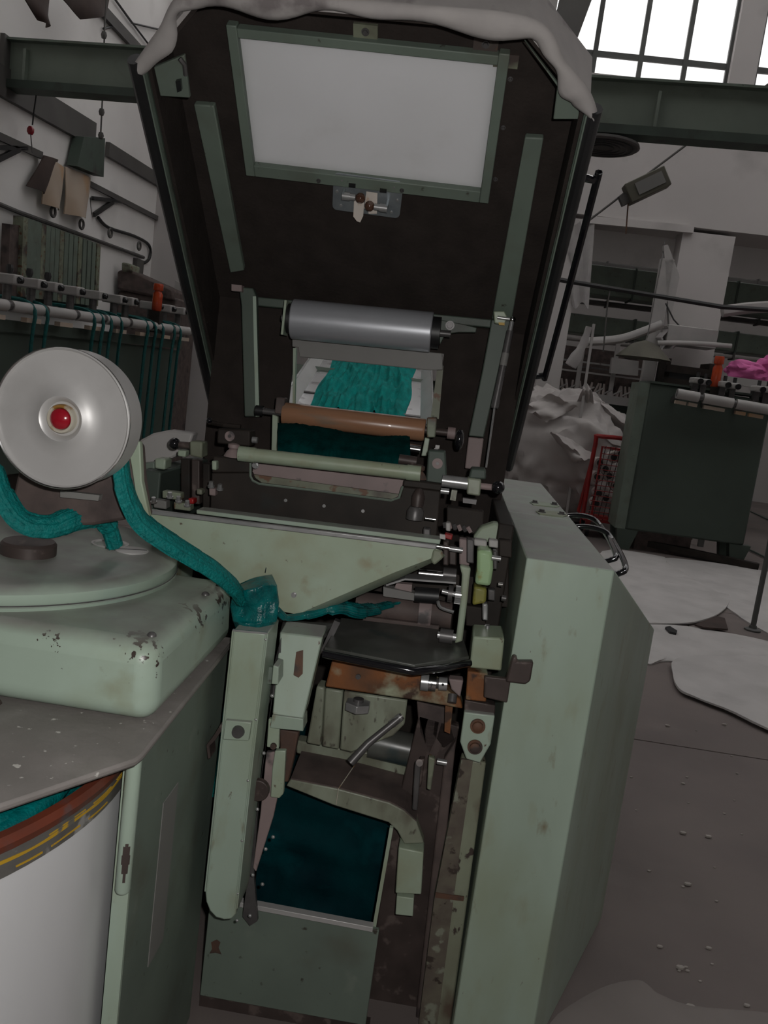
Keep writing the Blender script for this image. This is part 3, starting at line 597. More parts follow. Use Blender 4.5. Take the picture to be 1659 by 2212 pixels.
for x in (xa+.06, xb-.06):
    for y in (ty+.06, ty+.44): 
        MB().cyl((x-.02, y, .07), (x+.02, y, .07), .07, n=16).build('wheel', 'black_rubber', tr); MB().box(x-.03, x+.03, y-.02, y+.02, .07, zb-.02).build('wheel_fork', 'red_wire', tr)
cn = None
CORD = ['first', 'second', 'third', 'fourth', 'fifth', 'sixth', 'seventh', 'eighth', 'ninth', 'tenth', 'eleventh', 'twelfth']
CV = [980, 988, 1000, 1013, 1028, 1030, 1040, 1050, 1066, 1076, 1088, 1095]
for i, (u, v) in enumerate(((1296, 1000), (1294, 1066), (1290, 1030), (1288, 1088), (1309, 1076), (1326, 988), (1342, 980), (1316, 1028), (1330, 1050), (1308, 1013), (1340, 1095), (1350, 1040))):
    p = at(u, v, Y=ty+.12)
    if cn is None:
        cn = thing('yarn_cone', p, 'white yarn cone lying end-on inside the red wire trolley', 'yarn cone', 'yarn cones in the red trolley'); cp0 = p
        MB().lathe([(.06, 0), (.068, .01), (.05, .26), (.03, .27)], p, (0, 1, 0), 16).build('winding', 'cone_white', cn)
        MB().cyl(p+V((0, -.006, 0)), p+V((0, .01, 0)), .036, n=14).build('core_end', 'black_pipe', cn)
    cq = cn if i == 0 else copytree(cn, p-cp0)
    cq['label'] = 'white yarn cone end, %s from the top inside the red wire trolley' % CORD[sorted(CV).index(v)]
# floor sheets and bits
def fsheet(px, z, label, m='sheet_white', amp=.012, name='floor_sheet', th=.004):
    P = [at(u, v, Z=0) for u, v in px]; P = spline(P, 5, True); c = sum(P, V((0, 0, 0)))/len(P); mb = MB(); R = 9
    for k in range(1, R+1):
        for p in P:
            q = c.lerp(p, k/R); mb.v.append(V((q.x, q.y, z+th+amp*(1+noise.noise(q*1.3))*(.35 if k == R else 1)+amp*.5*abs(noise.noise(q*4)))))
    n = len(P); mb.f = [(k*n+i, k*n+(i+1) % n, (k+1)*n+(i+1) % n, (k+1)*n+i) for k in range(R-1) for i in range(n)]
    mb.f.append(tuple(range(n))); o = len(mb.v)
    mb.v += [V((p.x, p.y, z)) for p in P]; mb.f += [((R-1)*n+i, (R-1)*n+(i+1) % n, o+(i+1) % n, o+i) for i in range(n)]; mb.f.append(tuple(o+i for i in range(n))[::-1])
    return tag(mb.build(name, m, ang=60), label, 'sheet')
fsheet([(1300, 1195), (1425, 1206), (1445, 1222), (1540, 1280), (1575, 1292), (1560, 1325), (1500, 1350), (1415, 1352), (1350, 1348), (1300, 1290)], .014, 'white dirty plastic sheet spread on floor behind the side cover')
fsheet([(1427, 1208), (1610, 1228), (1720, 1262), (1720, 1380), (1640, 1360), (1575, 1318), (1500, 1258)], .0, 'white crumpled sheet on floor under the machine end cabinet', amp=.016)
fsheet([(1380, 1358), (1440, 1352), (1560, 1368), (1720, 1405), (1720, 1450), (1580, 1440), (1440, 1430), (1395, 1432)], .001, 'middle strip of white sheet on floor before the pole foot')
fsheet([(1463, 1430), (1590, 1424), (1720, 1440), (1720, 1592), (1560, 1538), (1500, 1515), (1465, 1498), (1452, 1465)], .018, 'rounded white sheet lying nearest on the brown floor', amp=.014)
fsheet([(1180, 2240), (1275, 2150), (1375, 2122), (1420, 2150), (1500, 2178), (1659, 2192), (1760, 2220), (1760, 2420), (1300, 2420)], .0, 'large pale dusty sheet on floor in the bottom right corner', 'floor_light', .005) if 'floor_light' in MATS else None
tag(MB().polyz([(1500, 1352), (1545, 1334), (1565, 1338), (1572, 1362), (1520, 1358)], .03, .012).build('rag', 'brown_cloth'), 'dark brown rag under the fold of white floor sheets', 'rag')
tag(MB().polyz([(1436, 1360), (1446, 1358), (1462, 1368), (1460, 1373), (1446, 1370)], .012, .02).build('scrap', 'black_rubber'), 'small black scrap lying on the middle white floor sheet', 'scrap')
tag(MB().tube([at(1585, 1172, Z=.02), at(1620, 1188, Z=.02), at(1720, 1236, Z=.02)], .012, 6).build('cable', 'green_dark'), 'thin dark green cable on the floor just right of the cabinet leg', 'cable')
tag(MB().tube([at(1606, 1098, Z=.02), at(1659, 1122, Z=.02), at(1740, 1160, Z=.02)], .012, 6).build('cable', 'green_dark'), 'thin dark green cable on the floor far behind the cabinet leg', 'cable')
pl = thing('pole_stand', at(1625, 1362, Z=0), 'thin dark upright pole standing on the floor sheets at right edge', 'pole')
b0 = at(1625, 1362, Z=0); MB().cyl(b0+V((0, 0, .01)), b0+V((0.0, 0, 1.25)), .02, n=12).build('pole', 'steel_frame', pl)
MB().lathe([(.06, 0), (.06, .012), (.03, .02), (.026, .04)], b0, n=24).build('base', 'steel_frame', pl)
random.seed(11)
for i in range(34):
    u, v = random.uniform(1345, 1655), random.uniform(1560, 2190); p = at(u, v, Z=0); r = random.choice((.004, .005, .007, .010))
    if u < 1415-(v-1360)*.19: continue
    o = MB().ball(p+V((0, 0, r*.55)), r, 6, (1.4, .8, .6)).build('lint_bit', 'debris'); tag(o, 'small pale lint bit lying on the brown concrete floor', 'lint', 'lint bits on the floor')
# ================================================================== SIDE COVER (right)
YF, YB = 1.773, 3.40
xl = at(1138, 1205, Y=YF).x; xr = at(1327, 1232, Y=YF).x; zc = at(1138, 1205, Y=YF).z
YO = 2.38; po = at(1413, 1360, Y=YO); xo, zo = po.x, po.z
sc = thing('side_cover', ((xl+xo)/2, (YF+YB)/2, 0), 'tall pale green sheet metal side cover with chamfered corner and black handles', 'machine cover')
YS = at(1160, 1113, Z=zc).y
def cover(y0, y1, front):
    b = MB(); zb = .015
    if front:
        lo = [(xl, y0), (xr, y0), (xo, YO), (xo, y1), (xl, y1)]
        b.v = [V((x, y, zb)) for x, y in lo]+[V((xl, y0, zc)), V((xr, y0, zc)), V((xo, YO, zo)), V((xo, y1, zo)), V((xr, y1, zc)), V((xl, y1, zc))]
        b.f = [(0, 1, 6, 5), (1, 2, 7, 6), (2, 3, 8, 7), (6, 7, 8, 9), (5, 6, 9, 10), (3, 4, 10, 9, 8), (4, 0, 5, 10), (4, 3, 2, 1, 0)]
    else:
        b.v = [V((x, y, z)) for y in (y0, y1) for x, z in ((xl, zb), (xo, zb), (xo, zo), (xr, zc), (xl, zc))]
        b.f = [(0, 1, 2, 3, 4), (9, 8, 7, 6, 5)]+[(i, (i+1) % 5, 5+(i+1) % 5, 5+i) for i in range(5)]
    return b
cover(YF, YS-.002, True).build('front_panel', 'green_clean', sc, .003)
cover(YS+.002, YB, False).build('rear_panel', 'green_clean', sc, .003)
for pts, bl in (([(1144, 1086), (1152, 1084), (1200, 1090), (1209, 1095), (1200, 1097), (1152, 1092)], ((1155, 1086), (1197, 1090))),
                ([(1157, 1106), (1166, 1103), (1216, 1109), (1226, 1115), (1216, 1118), (1166, 1112)], ((1170, 1106), (1213, 1111)))):
    MB().polyz(pts, zc, .003).build('hinge_strip', 'green_stained', sc)
    for q in bl: bolt(at(*q, Z=zc+.003), (0, 0, 1), .009, .008, 'hinge_bolt', 'steel_dark', sc)
def shoulder(u, v):       # point on the sloping shoulder plane
    n = V((zc-zo, 0, xo-xr)).normalized(); p0 = V((xr, 0, zc)); d = Ix*((u-829.5)/FPX)+Jy*((v-1106)/FPX)+Fw
    return CAM+d*((p0-CAM).dot(n)/d.dot(n))
for pts in (((1237, 1113), (1276, 1118), (1300, 1139), (1330, 1196), (1317, 1210)), ((1258, 1137), (1303, 1146), (1326, 1170), (1351, 1222), (1336, 1239))):
    ya, yb = shoulder(*pts[0]).y, 0
    y0, y1 = (2.62, 2.2) if pts[0][0] == 1237 else (2.46, 2.06)
    P = [at(u, v, Y=y0+(y1-y0)*k) for (u, v), k in zip(pts, (0, .06, .2, .92, 1))]
    P = [P[0]+V((-.06, 0, -.02))]+P+[P[-1]+V((-.06, 0, -.02))]
    MB().tube(P, .0075, 10, smooth=4).build('handle', 'black_gloss', sc)

# ================================================================== DRAFTING MACHINE
M = thing('drafting_machine', (-.28, 2.3, 0), 'green sliver drafting machine with raised dark hood and teal web inside', 'machine')
H0 = V((0, 2.55, 1.39)); T = V((0, -.76, .67)).normalized(); N = V((0, T.z, -T.y))
def Hd(X, s, off): return V((X, 0, 0))+H0+T*s+N*off
def hp(u, v, off):
    d = Ix*((u-829.5)/FPX)+Jy*((v-1106)/FPX)+Fw; P = H0+N*off
    return CAM+d*((P-CAM).dot(N)/d.dot(N))
rim = [(-.727, -.16), (-.727, 1.01), (-.587, 1.155), (.03, 1.16), (.173, 1.025), (.173, -.16)]
DEP = .15
def walls(off_in, o0, o1, th, seg=range(5)):
    b = MB(); c = V((-.277, .5, 0))
    pts = [V((x, s, 0)) for x, s in rim]
    for i in seg:
        a, q = pts[i], pts[i+1]; n = V((-(q-a).y, (q-a).x, 0)).normalized()
        if (c-a).dot(n) < 0: n = -n
        a1, q1 = a+n*off_in, q+n*off_in; a2, q2 = a+n*(off_in+th), q+n*(off_in+th)
        b.hexa([Hd(a1.x, a1.y, o0), Hd(q1.x, q1.y, o0), Hd(q2.x, q2.y, o0), Hd(a2.x, a2.y, o0), Hd(a1.x, a1.y, o1), Hd(q1.x, q1.y, o1), Hd(q2.x, q2.y, o1), Hd(a2.x, a2.y, o1)])
    return b
wl, wr = -.556, -.016; ws0, ws1 = .717, 1.017; sb = .262
def plate(b, poly, o0, o1): b.prism([Hd(x, s, o0) for x, s in poly], N*(o1-o0))
hood = None
for nm, mt, o0, o1, e in (('hood', 'green_clean', DEP+.001, DEP+.018, .0), ('felt_lining', 'felt', DEP-.012, DEP, .009)):
    b = MB()
    plate(b, [(-.727+e, sb), (-.727+e, 1.008), (-.587, 1.15), (wl, 1.15), (wl, sb)], o0, o1)
    plate(b, [(wl, sb), (wl, ws0), (wr, ws0), (wr, sb)], o0, o1); plate(b, [(wl, ws1), (wl, 1.15), (wr, 1.15), (wr, ws1)], o0, o1)
    plate(b, [(wr, sb), (wr, 1.15), (.03, 1.15), (.173-e, 1.02), (.173-e, sb)], o0, o1)
    if hood is None: hood = b.build(nm, mt, M, label='raised hood with dark felt inside, cut upper corners and a white window')
    else: b.build(nm, mt, hood)
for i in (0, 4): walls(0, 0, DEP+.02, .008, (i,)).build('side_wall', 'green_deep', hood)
walls(0, 0, DEP+.02, .008, (1, 2, 3)).build('top_cover', 'grey_seal', hood, label='dusty grey covering over the hood top')
walls(.0085, .006, DEP, .008).build('side_lining', 'felt', hood)
b = MB(); plate(b, [(wl-.01, ws0-.01), (wl-.01, ws1+.01), (wr+.01, ws1+.01), (wr+.01, ws0-.01)], DEP-.017, DEP-.012); b.build('window_pane', 'pane_white', hood, label='frosted white window pane')
for a, c in (((wl-.022, ws0-.03), (wl+.0, ws1+.025)), ((wr-.0, ws0-.03), (wr+.022, ws1+.025)), ((wl, ws0-.03), (wr, ws0)), ((wl, ws1), (wr, ws1+.02))):
    b = MB(); plate(b, [(a[0], a[1]), (a[0], c[1]), (c[0], c[1]), (c[0], a[1])], DEP-.034, DEP-.012); b.build('window_frame', 'green_mid', hood, .002)
for x, s in ((-.29, 1.05), (-.045, 1.05), (.0, 1.02)): b = MB(); plate(b, [(x-.025, s-.014), (x-.025, s+.014), (x+.025, s+.014), (x+.025, s-.014)], DEP-.02, DEP-.012); b.build('window_clip', 'green_dirty', hood); bolt(Hd(x, s, DEP-.02), -N, .006, .006, 'screw', 'steel_dark', hood)
for x, s in ((wr+.03, .98), (wr+.03, .87), (wr+.03, .74), (-.2, ws0-.02), (-.4, ws0-.02)): bolt(Hd(x, s, DEP-.034 if x < wr else DEP-.012), -N, .004, .005, 'screw', 'steel_dark', hood)
for px in ([(418, 226), (462, 229), (527, 585), (497, 590)], [(1134, 297), (1174, 299), (1106, 690), (1062, 690)]):
    MB().prism([hp(u, v, DEP-.03) for u, v in px], N*.018).build('rail', 'green_mid', hood, .003)
for px in ([(332, 146), (398, 119), (410, 212), (346, 208)], [(1132, 88), (1250, 238), (1252, 258), (1195, 258), (1204, 188)]):
    MB().prism([hp(u, v, .015) for u, v in px], N*.01).build('corner_gusset', 'green_mid', hood, .002)
MB().prism([hp(u, v, .006) for u, v in ((379, 176), (390, 174), (392, 196), (383, 200))], N*.008).build('latch_slot', 'black_gloss', hood)
MB().tube([hp(388, 126, .01), hp(399, 140, .01), hp(401, 162, .01)], .005, 6).build('latch_wire', 'steel_dark', hood)
for sgn, x in ((-1, -.727), (1, .173)):
    MB().bar(Hd(x-sgn*.002, -.16, -.004), Hd(x-sgn*.002, 1.01, -.004), .006, .010, up=N).build('inner_flange', 'green_mid', hood)
    MB().tube([Hd(x+sgn*.011, -.165, -.002), Hd(x+sgn*.011, .4, -.002), Hd(x+sgn*.011, 1.02, -.002)], .0145, 10, r2=.02).build('rubber_seal', 'black_rubber', hood)
    MB().tube([Hd(x+sgn*.02, .88, .09), Hd(x+sgn*.045, .86, .09), Hd(x+sgn*.048, .83, .09), Hd(x+sgn*.048, .30, .09), Hd(x+sgn*.044, .27, .09), Hd(x+sgn*.005, .25, .09)] if sgn < 0 else
              [Hd(x+.005, .80, .09), Hd(x+.055, .80, .09), Hd(x+.062, .77, .09), Hd(x+.062, .20, .09), Hd(x+.055, .16, .09), Hd(x+.005, .15, .09)], .009, 8, smooth=3).build('hood_handle', 'black_gloss', hood)
sp = [V((x, s, 0)) for x, s in [(-.74, .995), (-.665, 1.08), (-.59, 1.16), (-.4, 1.168), (-.2, 1.17), (.03, 1.168), (.10, 1.10), (.155, 1.05), (.184, 1.0)]]; sp = spline(sp, 8)
b = MB()
def seal(a, c):
    i = min(int(a*(len(sp)-1)), len(sp)-2); f = a*(len(sp)-1)-i; p = sp[i].lerp(sp[i+1], f); d = (sp[i+1]-sp[i]).normalized(); n = V((d.y, -d.x, 0))
    w = (.017+.008*math.sin(a*24)+.004*math.sin(a*55+1))*min(1, .35+6*min(a, 1-a))
    q = p+n*(-.012+w*c*1.3+.012*c); return Hd(q.x, q.y, -.012-.008*math.sin(c*3.1)+.003*math.sin(a*50)*c)
b.grid(seal, 90, 5, N*.006); b.build('torn_seal', 'grey_seal', hood, ang=70, label='torn pale grey sealing strip')
# lamp fixture on the hood
lo = .118
c0 = hp(793, 424, lo); ex = (hp(868, 432, lo)-hp(720, 412, lo))/2; ey = (hp(796, 385, lo)-hp(790, 463, lo))/2
rp = []
for sx, sy, a0 in ((1, 1, 0), (-1, 1, 90), (-1, -1, 180), (1, -1, 270)):
    for k in range(5):
        a = math.radians(a0+22.5*k); rp.append(c0+ex*(sx*.87+.13*math.cos(a))+ey*(sy*.74+.26*math.sin(a)))
MB().prism(rp, N*.004).build('lamp_plate', 'zinc', hood, label='zinc lamp plate with rounded corners')
def L_(a, c, o=0): return c0+ex*a+ey*c-N*o
for a, c, s in ((-.16, .15, -1), (.12, -.22, 1)):
    MB().ball(L_(a, c, .02), .0125, 14).build('bulb', 'bulb_glass', hood, label='brown scorched bulb')
    MB().cyl(L_(a+s*.14, c, .02), L_(a+s*.30, c, .02), .008, n=14).build('bulb_cap', 'steel', hood)
    MB().cyl(L_(a+s*.30, c, .02), L_(a+s*.52, c, .02), .010, n=14).build('lamp_socket', 'steel', hood)
    MB().obox(L_(a+s*.50, c, .012), ex*.03, ey*.2, N*.012).build('socket_bracket', 'zinc', hood)
MB().prism([L_(-.36, -.1, .006), L_(-.06, -.1, .006), L_(-.05, -.9, .014), L_(-.12, -1.25, .016), L_(-.22, -1.22, .016), L_(-.34, -1.0, .014)], -N*.0015).build('paper_scrap', 'paper', hood)
MB().prism([L_(-.02, .35, .006), L_(.30, .35, .006), L_(.34, -.72, .01), L_(.1, -.8, .01), L_(.08, -.62, .01), L_(-.05, -.55, .008)], -N*.0015).build('paper_scrap', 'paper', hood)
for a, c in ((-.88, .05), (.88, .0), (-.75, .7), (.75, .7), (-.75, -.7), (.75, -.7)): bolt(L_(a, c, 0), -N, .003, .003, 'screw', 'steel', hood)
for a, c in ((-.45, .5), (.45, .45)): MB().obox(L_(a, c, .001), ex*.1, ey*.12, N*.001).build('lamp_slot', 'black_rubber', hood)

# end wall with feed opening behind the rollers
YE = 2.45
hx0, hx1 = at(633, 770, Y=YE).x, at(950, 830, Y=YE).x; hz1, hz0 = at(790, 742, Y=YE).z, at(780, 905, Y=YE).z; zT = at(800, 668, Y=YE).z; X0, X1 = -.715, .162
b = MB(); b.box(X0, hx0, YE, YE+.02, 1.0, zT).box(hx1, X1, YE, YE+.02, 1.0, zT).box(hx0, hx1, YE, YE+.02, hz1, zT).box(hx0, hx1, YE, YE+.02, 1.0, hz0)
b.build('end_wall', 'felt', M)
MB().poly([(545, 640), (1062, 690), (1060, 708), (548, 660)], 2.40, .04).build('cross_bar', 'green_deep', M, .003)
MB().poly([(516, 620), (546, 622), (553, 640), (557, 900), (528, 900), (521, 660)], 2.36, .03).build('post', 'green_deep', M, .003)
MB().poly([(500, 614), (522, 616), (522, 630), (500, 628)], 2.34, .03).build('post_clip', 'pink_primer', M)
MB().poly([(546, 640), (553, 640), (560, 900), (552, 900)], 2.355, .004).build('post_edge', 'green_clean', M)
MB().poly([(1062, 690), (1103, 692), (1080, 790), (1045, 945), (1012, 942), (1042, 800)], 2.36, .03).build('post', 'green_deep', M, .003)
MB().poly([(1012, 944), (1045, 947), (1036, 1015), (1004, 1012)], 2.36, .03).build('post_foot', 'pink_primer', M, .003)
MB().poly([(1066, 672), (1090, 672), (1096, 684), (1090, 702), (1068, 698)], 2.33, .04).build('strut_bracket', 'green_stained', M, .003)
MB().poly([(1077, 696), (1090, 697), (1090, 703), (1078, 702)], 2.328, .003).build('bracket_mark', 'yellow', M)
g0, g1, g2 = at(1107, 690, Y=2.33), at(1068, 882, Y=2.30), at(1050, 1010, Y=2.28)
gs = MB().cyl(g0.lerp(g1, .13), g1, .0095, n=16).build('gas_strut', 'steel_dark', M, label='slim grey gas strut holding the hood')
MB().cyl(g1, g2, .003, n=8).build('rod', 'steel', gs); MB().cyl(g0, g0.lerp(g1, .14), .006, n=12).build('strut_neck', 'steel', gs)
MB().ball(g0, .009, 12).build('ball_end', 'steel_bright', gs); MB().cyl(g0, g0+V((-.04, 0, 0)), .005, n=10).build('pin', 'steel', gs)
MB().cyl(g1.lerp(g0, .02), g1.lerp(g0, .1), .0105, n=16).build('strut_collar', 'steel_dark', gs)
MB().cyl(g1.lerp(g0, .48), g1.lerp(g0, .62), .0099, n=16).build('strut_sticker', 'plate_grey', gs)
# upper grey roller and guard
r0, r1 = at(632, 689, Y=2.32), at(933, 718, Y=2.32)
ro = MB().cyl(r0, r1, .053, n=48).build('feed_roller', 'alu_roller', M, .003, label='wide grey metal roller')
rd = (r1-r0).normalized()
MB().cyl(r0-rd*.012, r0, .04, n=28).build('roller_end', 'black_rubber', ro); MB().cyl(r1, r1+rd*.022, .042, n=28).build('roller_end', 'black_rubber', ro)
MB().cyl(r0-rd*.03, r1+rd*.05, .009, n=12).build('shaft', 'steel_dark', ro)
MB().obox(r0-rd*.018, rd*.003, (0, .03, 0), (0, 0, .045)).build('bearing_plate', 'green_stained', ro)
MB().poly([(948, 690), (1000, 700), (1030, 708), (1028, 718), (990, 718), (962, 722), (950, 745)], 2.35, .02).build('bearing_bracket', 'green_deep', M, .002)
bolt(at(972, 703, Y=2.35), (0, -1, 0), .009, .008, 'bracket_bolt', 'steel_dark', M)
MB().poly([(631, 731), (955, 763), (957, 799), (930, 800), (647, 771), (644, 750), (631, 749)], 2.38, .012).build('guard_strip', 'plate_grey', M, .002)
MB().poly([(633, 752), (639, 752), (636, 880), (632, 880)], 2.44, .02).build('opening_edge', 'green_stained', M)
MB().poly([(945, 790), (958, 790), (948, 905), (930, 905)], 2.43, .03).build('opening_edge', 'green_dirty', M)
# feed tray behind the opening
tA, tB, tC, tD = at(640, 874, Y=2.53), at(908, 904, Y=2.53), at(910, 795, Y=3.25), at(702, 772, Y=3.25)
tA, tB = tA+(tA-tD)*.16, tB+(tB-tC)*.16
tr = MB().grid(lambda a, c: (tA.lerp(tB, a)).lerp(tD.lerp(tC, a), c), 4, 6, (0, 0, -.004)).build('feed_tray', 'alu_tray', M, label='bright metal feed tray')
for a, c, sg in ((tA, tD, -1), (tB, tC, 1)):
    MB().hexa([a, a+V((sg*.03, 0, .035)), a+V((sg*.034, 0, .035)), a+V((sg*.004, 0, 0)), c, c+V((sg*.03, 0, .035)), c+V((sg*.034, 0, .035)), c+V((sg*.004, 0, 0))]).build('tray_side', 'alu', tr)
    MB().bar(a+V((sg*.032, 0, .037)), c+V((sg*.032, 0, .037)), .006, .004).build('tray_lip', 'steel_bright', tr)
for f, x0, x1 in ((.33, 0, .22), (.16, .8, 1)):
    p = tA.lerp(tD, f); q = tB.lerp(tC, f); MB().bar(p.lerp(q, x0)+V((0, 0, .002)), p.lerp(q, x1)+V((0, 0, .002)), .008, .004).build('tray_joint', 'steel_dark', tr)
MB().bar(tD+V((-.3, -.2, -.06)), tC+V((.2, -.2, -.06)), .05, .04).build('tray_support', 'green_mid', M)
MB().box(tD.x-.02, tD.x+.02, 3.0, 3.05, 0, tD.z-.08).build('tray_leg', 'green_mid', M); MB().box(tC.x-.02, tC.x+.02, 3.0, 3.05, 0, tC.z-.08).build('tray_leg', 'green_mid', M)
def webf(a, c):
    e = .03*math.sin(c*9)+.02*math.sin(c*23+1)
    aa = .10+.78*a+(.012*math.sin(c*11+a*3))+.06*c*a
    p = (tA.lerp(tB, aa))+((tD.lerp(tC, aa))-(tA.lerp(tB, aa)))*c
    h = .012+.018*noise.noise(V((a*17+c*1.5, c*3, 1)))+.012*noise.noise(V((a*38+c*2, c*5, 4)))+.016*noise.noise(V((a*8, c*9, 8)))
    return p+V((0, 0, (.004+max(0, h)+.01)*min(1, 9*a, 9*(1-a))+.002))
wb = MB().grid(webf, 90, 70, (0, 0, -.0035)).build('sliver_web', 'web', None, ang=80); tag(wb, 'lumpy teal fibre web lying on the bright feed tray', 'fibre web')
# amber roller with shafts
a0, a1 = at(612, 893, Y=2.27), at(918, 929, Y=2.27); ad = (a1-a0).normalized()
am = MB().lathe([(.028, 0), (.030, .006), (.030, (a1-a0).length-.006), (.028, (a1-a0).length)], a0, ad, 40).build('press_roller', 'amber', M, label='amber resin pressing roller')
MB().cyl(a0-ad*.075, a0, .0085, n=14).build('shaft', 'steel_dark', am); MB().cyl(a1, a1+ad*.085, .0095, n=14).build('shaft', 'brown_steel', am)
MB().cyl(a0-ad*.075, a0-ad*.055, .014, n=14).build('shaft_end', 'black_rubber', am)
MB().cyl(a1+ad*.06, a1+ad*.08, .016, n=14).build('collar', 'pink_primer', am)
kb = at(992, 950, Y=2.22); MB().ball(kb, .018, 14, (.7, 1, 1.6)).build('hand_knob', 'black_gloss', am)
MB().obox(a0+V((-.008, -.0, .02)), (.012, 0, 0), (0, .02, 0), (0, 0, .022)).build('bearing_block', 'brown_grime_shade', am, .003)
MB().poly([(922, 902), (944, 902), (940, 945), (922, 945)], 2.25, .04).build('bearing_block', 'green_dirty', M, .003)
MB().poly([(918, 945), (928, 948), (922, 985), (910, 985)], 2.24, .02).build('arm', 'green_stained', M, .002)
MB().poly([(588, 895), (600, 900), (598, 975), (586, 975)], 2.24, .02).build('arm', 'green_stained', M, .002)
MB().cyl(at(868, 966, Y=2.2), at(908, 972, Y=2.2), .012, n=20).build('small_roller', 'steel_bright', M)
MB().cyl(at(700, 960, Y=2.22), at(868, 978, Y=2.22), .018, n=20).build('draft_roller', 'steel_dark', M)
MB().cyl(at(862, 992, Y=2.12), at(900, 998, Y=2.12), .013, n=20).build('small_roller', 'brown_steel', M)
def dwf(a, c):
    up = .9+.45*math.sin(a*7.5)+.35*noise.noise(V((a*6, 3, 1)))+.2*noise.noise(V((a*19, 3, 1)))
    u, v = 600+285*a+(6*math.sin(a*9)*c), (922+33*a-9*up)*(1-c)+(978+29*a)*c
    y = 2.232-.10*c-.04*math.sin(c*2.6)
    return at(u, v, Y=y)+V((0, -.008*noise.noise(V((a*30, c*5, 2))), .002*noise.noise(V((a*60, c*9, 2)))))
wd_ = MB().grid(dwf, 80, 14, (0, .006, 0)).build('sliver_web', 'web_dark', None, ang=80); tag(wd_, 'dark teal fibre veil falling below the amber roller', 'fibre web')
# green bar and slotted front plate
b0, b1 = at(520, 980, Y=1.965), at(905, 1023, Y=1.965); bd = (b1-b0).normalized()
gb = MB().cyl(b0, b1, .0165, n=24).build('guide_bar', 'green_stained', M, label='round stained green guide bar')
MB().cyl(b0-bd*.004, b0+bd*.035, .018, n=24).build('bar_end', 'green_stained', gb); MB().cyl(b1-bd*.028, b1+bd*.004, .018, n=24).build('bar_end', 'green_stained', gb)
b = MB()
b.poly([(457, 1021), (541, 1021), (545, 1034), (560, 1045), (845, 1081), (865, 1072), (870, 1051), (952, 1061), (942, 1176), (453, 1116)], 2.0, .03)
b.poly([(461, 985), (541, 995), (541, 1021), (457, 1021)], 2.0, .03).poly([(872, 1036), (956, 1046), (952, 1061), (870, 1051)], 2.0, .03)
b.build('front_plate', 'dark_oily', M, .003)
MB().poly([(541, 996), (874, 1036), (868, 1082), (541, 1046)], 2.06, .01).build('recess_plate', 'pink_primer', M)
MB().poly([(541, 1024), (700, 1046), (862, 1068), (845, 1081), (560, 1046), (543, 1036)], 2.03, .01).build('slot_lip', 'green_dirty', M)
MB().tube([at(u, v, Y=1.998) for u, v in ((541, 1000), (541, 1028), (546, 1038), (560, 1045), (700, 1062), (845, 1081), (862, 1075), (870, 1050))], .003, 6).build('slot_rim', 'green_mid', M)
for u, v in ((552, 1005), (617, 1081), (700, 1093), (784, 1104)): bolt(at(u, v, Y=2.0), (0, -1, 0), .006 if u == 552 else .003, .006 if u == 552 else .002, 'screw', 'steel', M)
MB().lathe([(.014, 0), (.016, .03), (.01, .045), (.004, .05)], at(900, 1100, Y=1.985), (0, 0, 1), 16).build('cone_stud', 'brown_steel', M)
MB().lathe([(.02, 0), (.02, .02), (.014, .03)], at(895, 1122, Y=1.97), (0, 0, 1), 16).build('cone_base', 'steel_dark', M)
for u, v in ((503, 965), (902, 1012)): MB().lathe([(.022, 0), (.016, .012), (.01, .018), (.014, .022), (.014, .03), (.006, .033)], at(u, v+22, Y=1.985), (0, 0, 1), 14).build('clamp_screw', 'pink_primer' if u < 600 else 'rust', M)
# plates behind the funnel sheet
MB().poly([(424, 1101), (952, 1166), (950, 1176), (424, 1110)], 1.88, .05).build('ledge', 'green_clean', M, .002)
MB().poly([(330, 1106), (950, 1184), (945, 1215), (330, 1150)], 1.90, .02).build('inner_wall', 'dark_oily', M)
# funnel sheet
fs = MB().poly([(322, 1109), (938, 1184), (952, 1190), (934, 1206), (850, 1238), (642, 1328), (614, 1322), (500, 1262), (330, 1190)], 1.745, .004).build('funnel_sheet', 'green_stained', M, .001, label='wide triangular stained green funnel sheet')
MB().bar(at(316, 1104, Y=1.742), at(943, 1181, Y=1.742), .012, .010).build('rim_strip', 'steel', fs, .002)
e0, e1, e2 = at(952, 1190, Y=1.745), at(850, 1238, Y=1.745), at(642, 1328, Y=1.745)
fb = MB(); o_ = V((.012, .03, -.016))
for a, c in ((e0, e1), (e1, e2)): fb.hexa([a, c, c+o_, a+o_, a+V((0, .003, 0)), c+V((0, .003, 0)), c+o_+V((0, .003, 0)), a+o_+V((0, .003, 0))])
fb.build('folded_edge', 'green_stained', fs)
MB().poly([(936, 1187), (955, 1191), (958, 1205), (938, 1222), (930, 1212)], 1.74, .02).build('sheet_tip', 'green_dirty', fs, .004)
bolt(at(635, 1285, Y=1.745), (0, -1, 0), .0045, .005, 'rivet', 'steel', fs, n=10)
MB().bar(at(575, 1226, Y=1.743), at(573, 1237, Y=1.743), .003, .002).build('scratch_pin', 'steel_bright', fs)

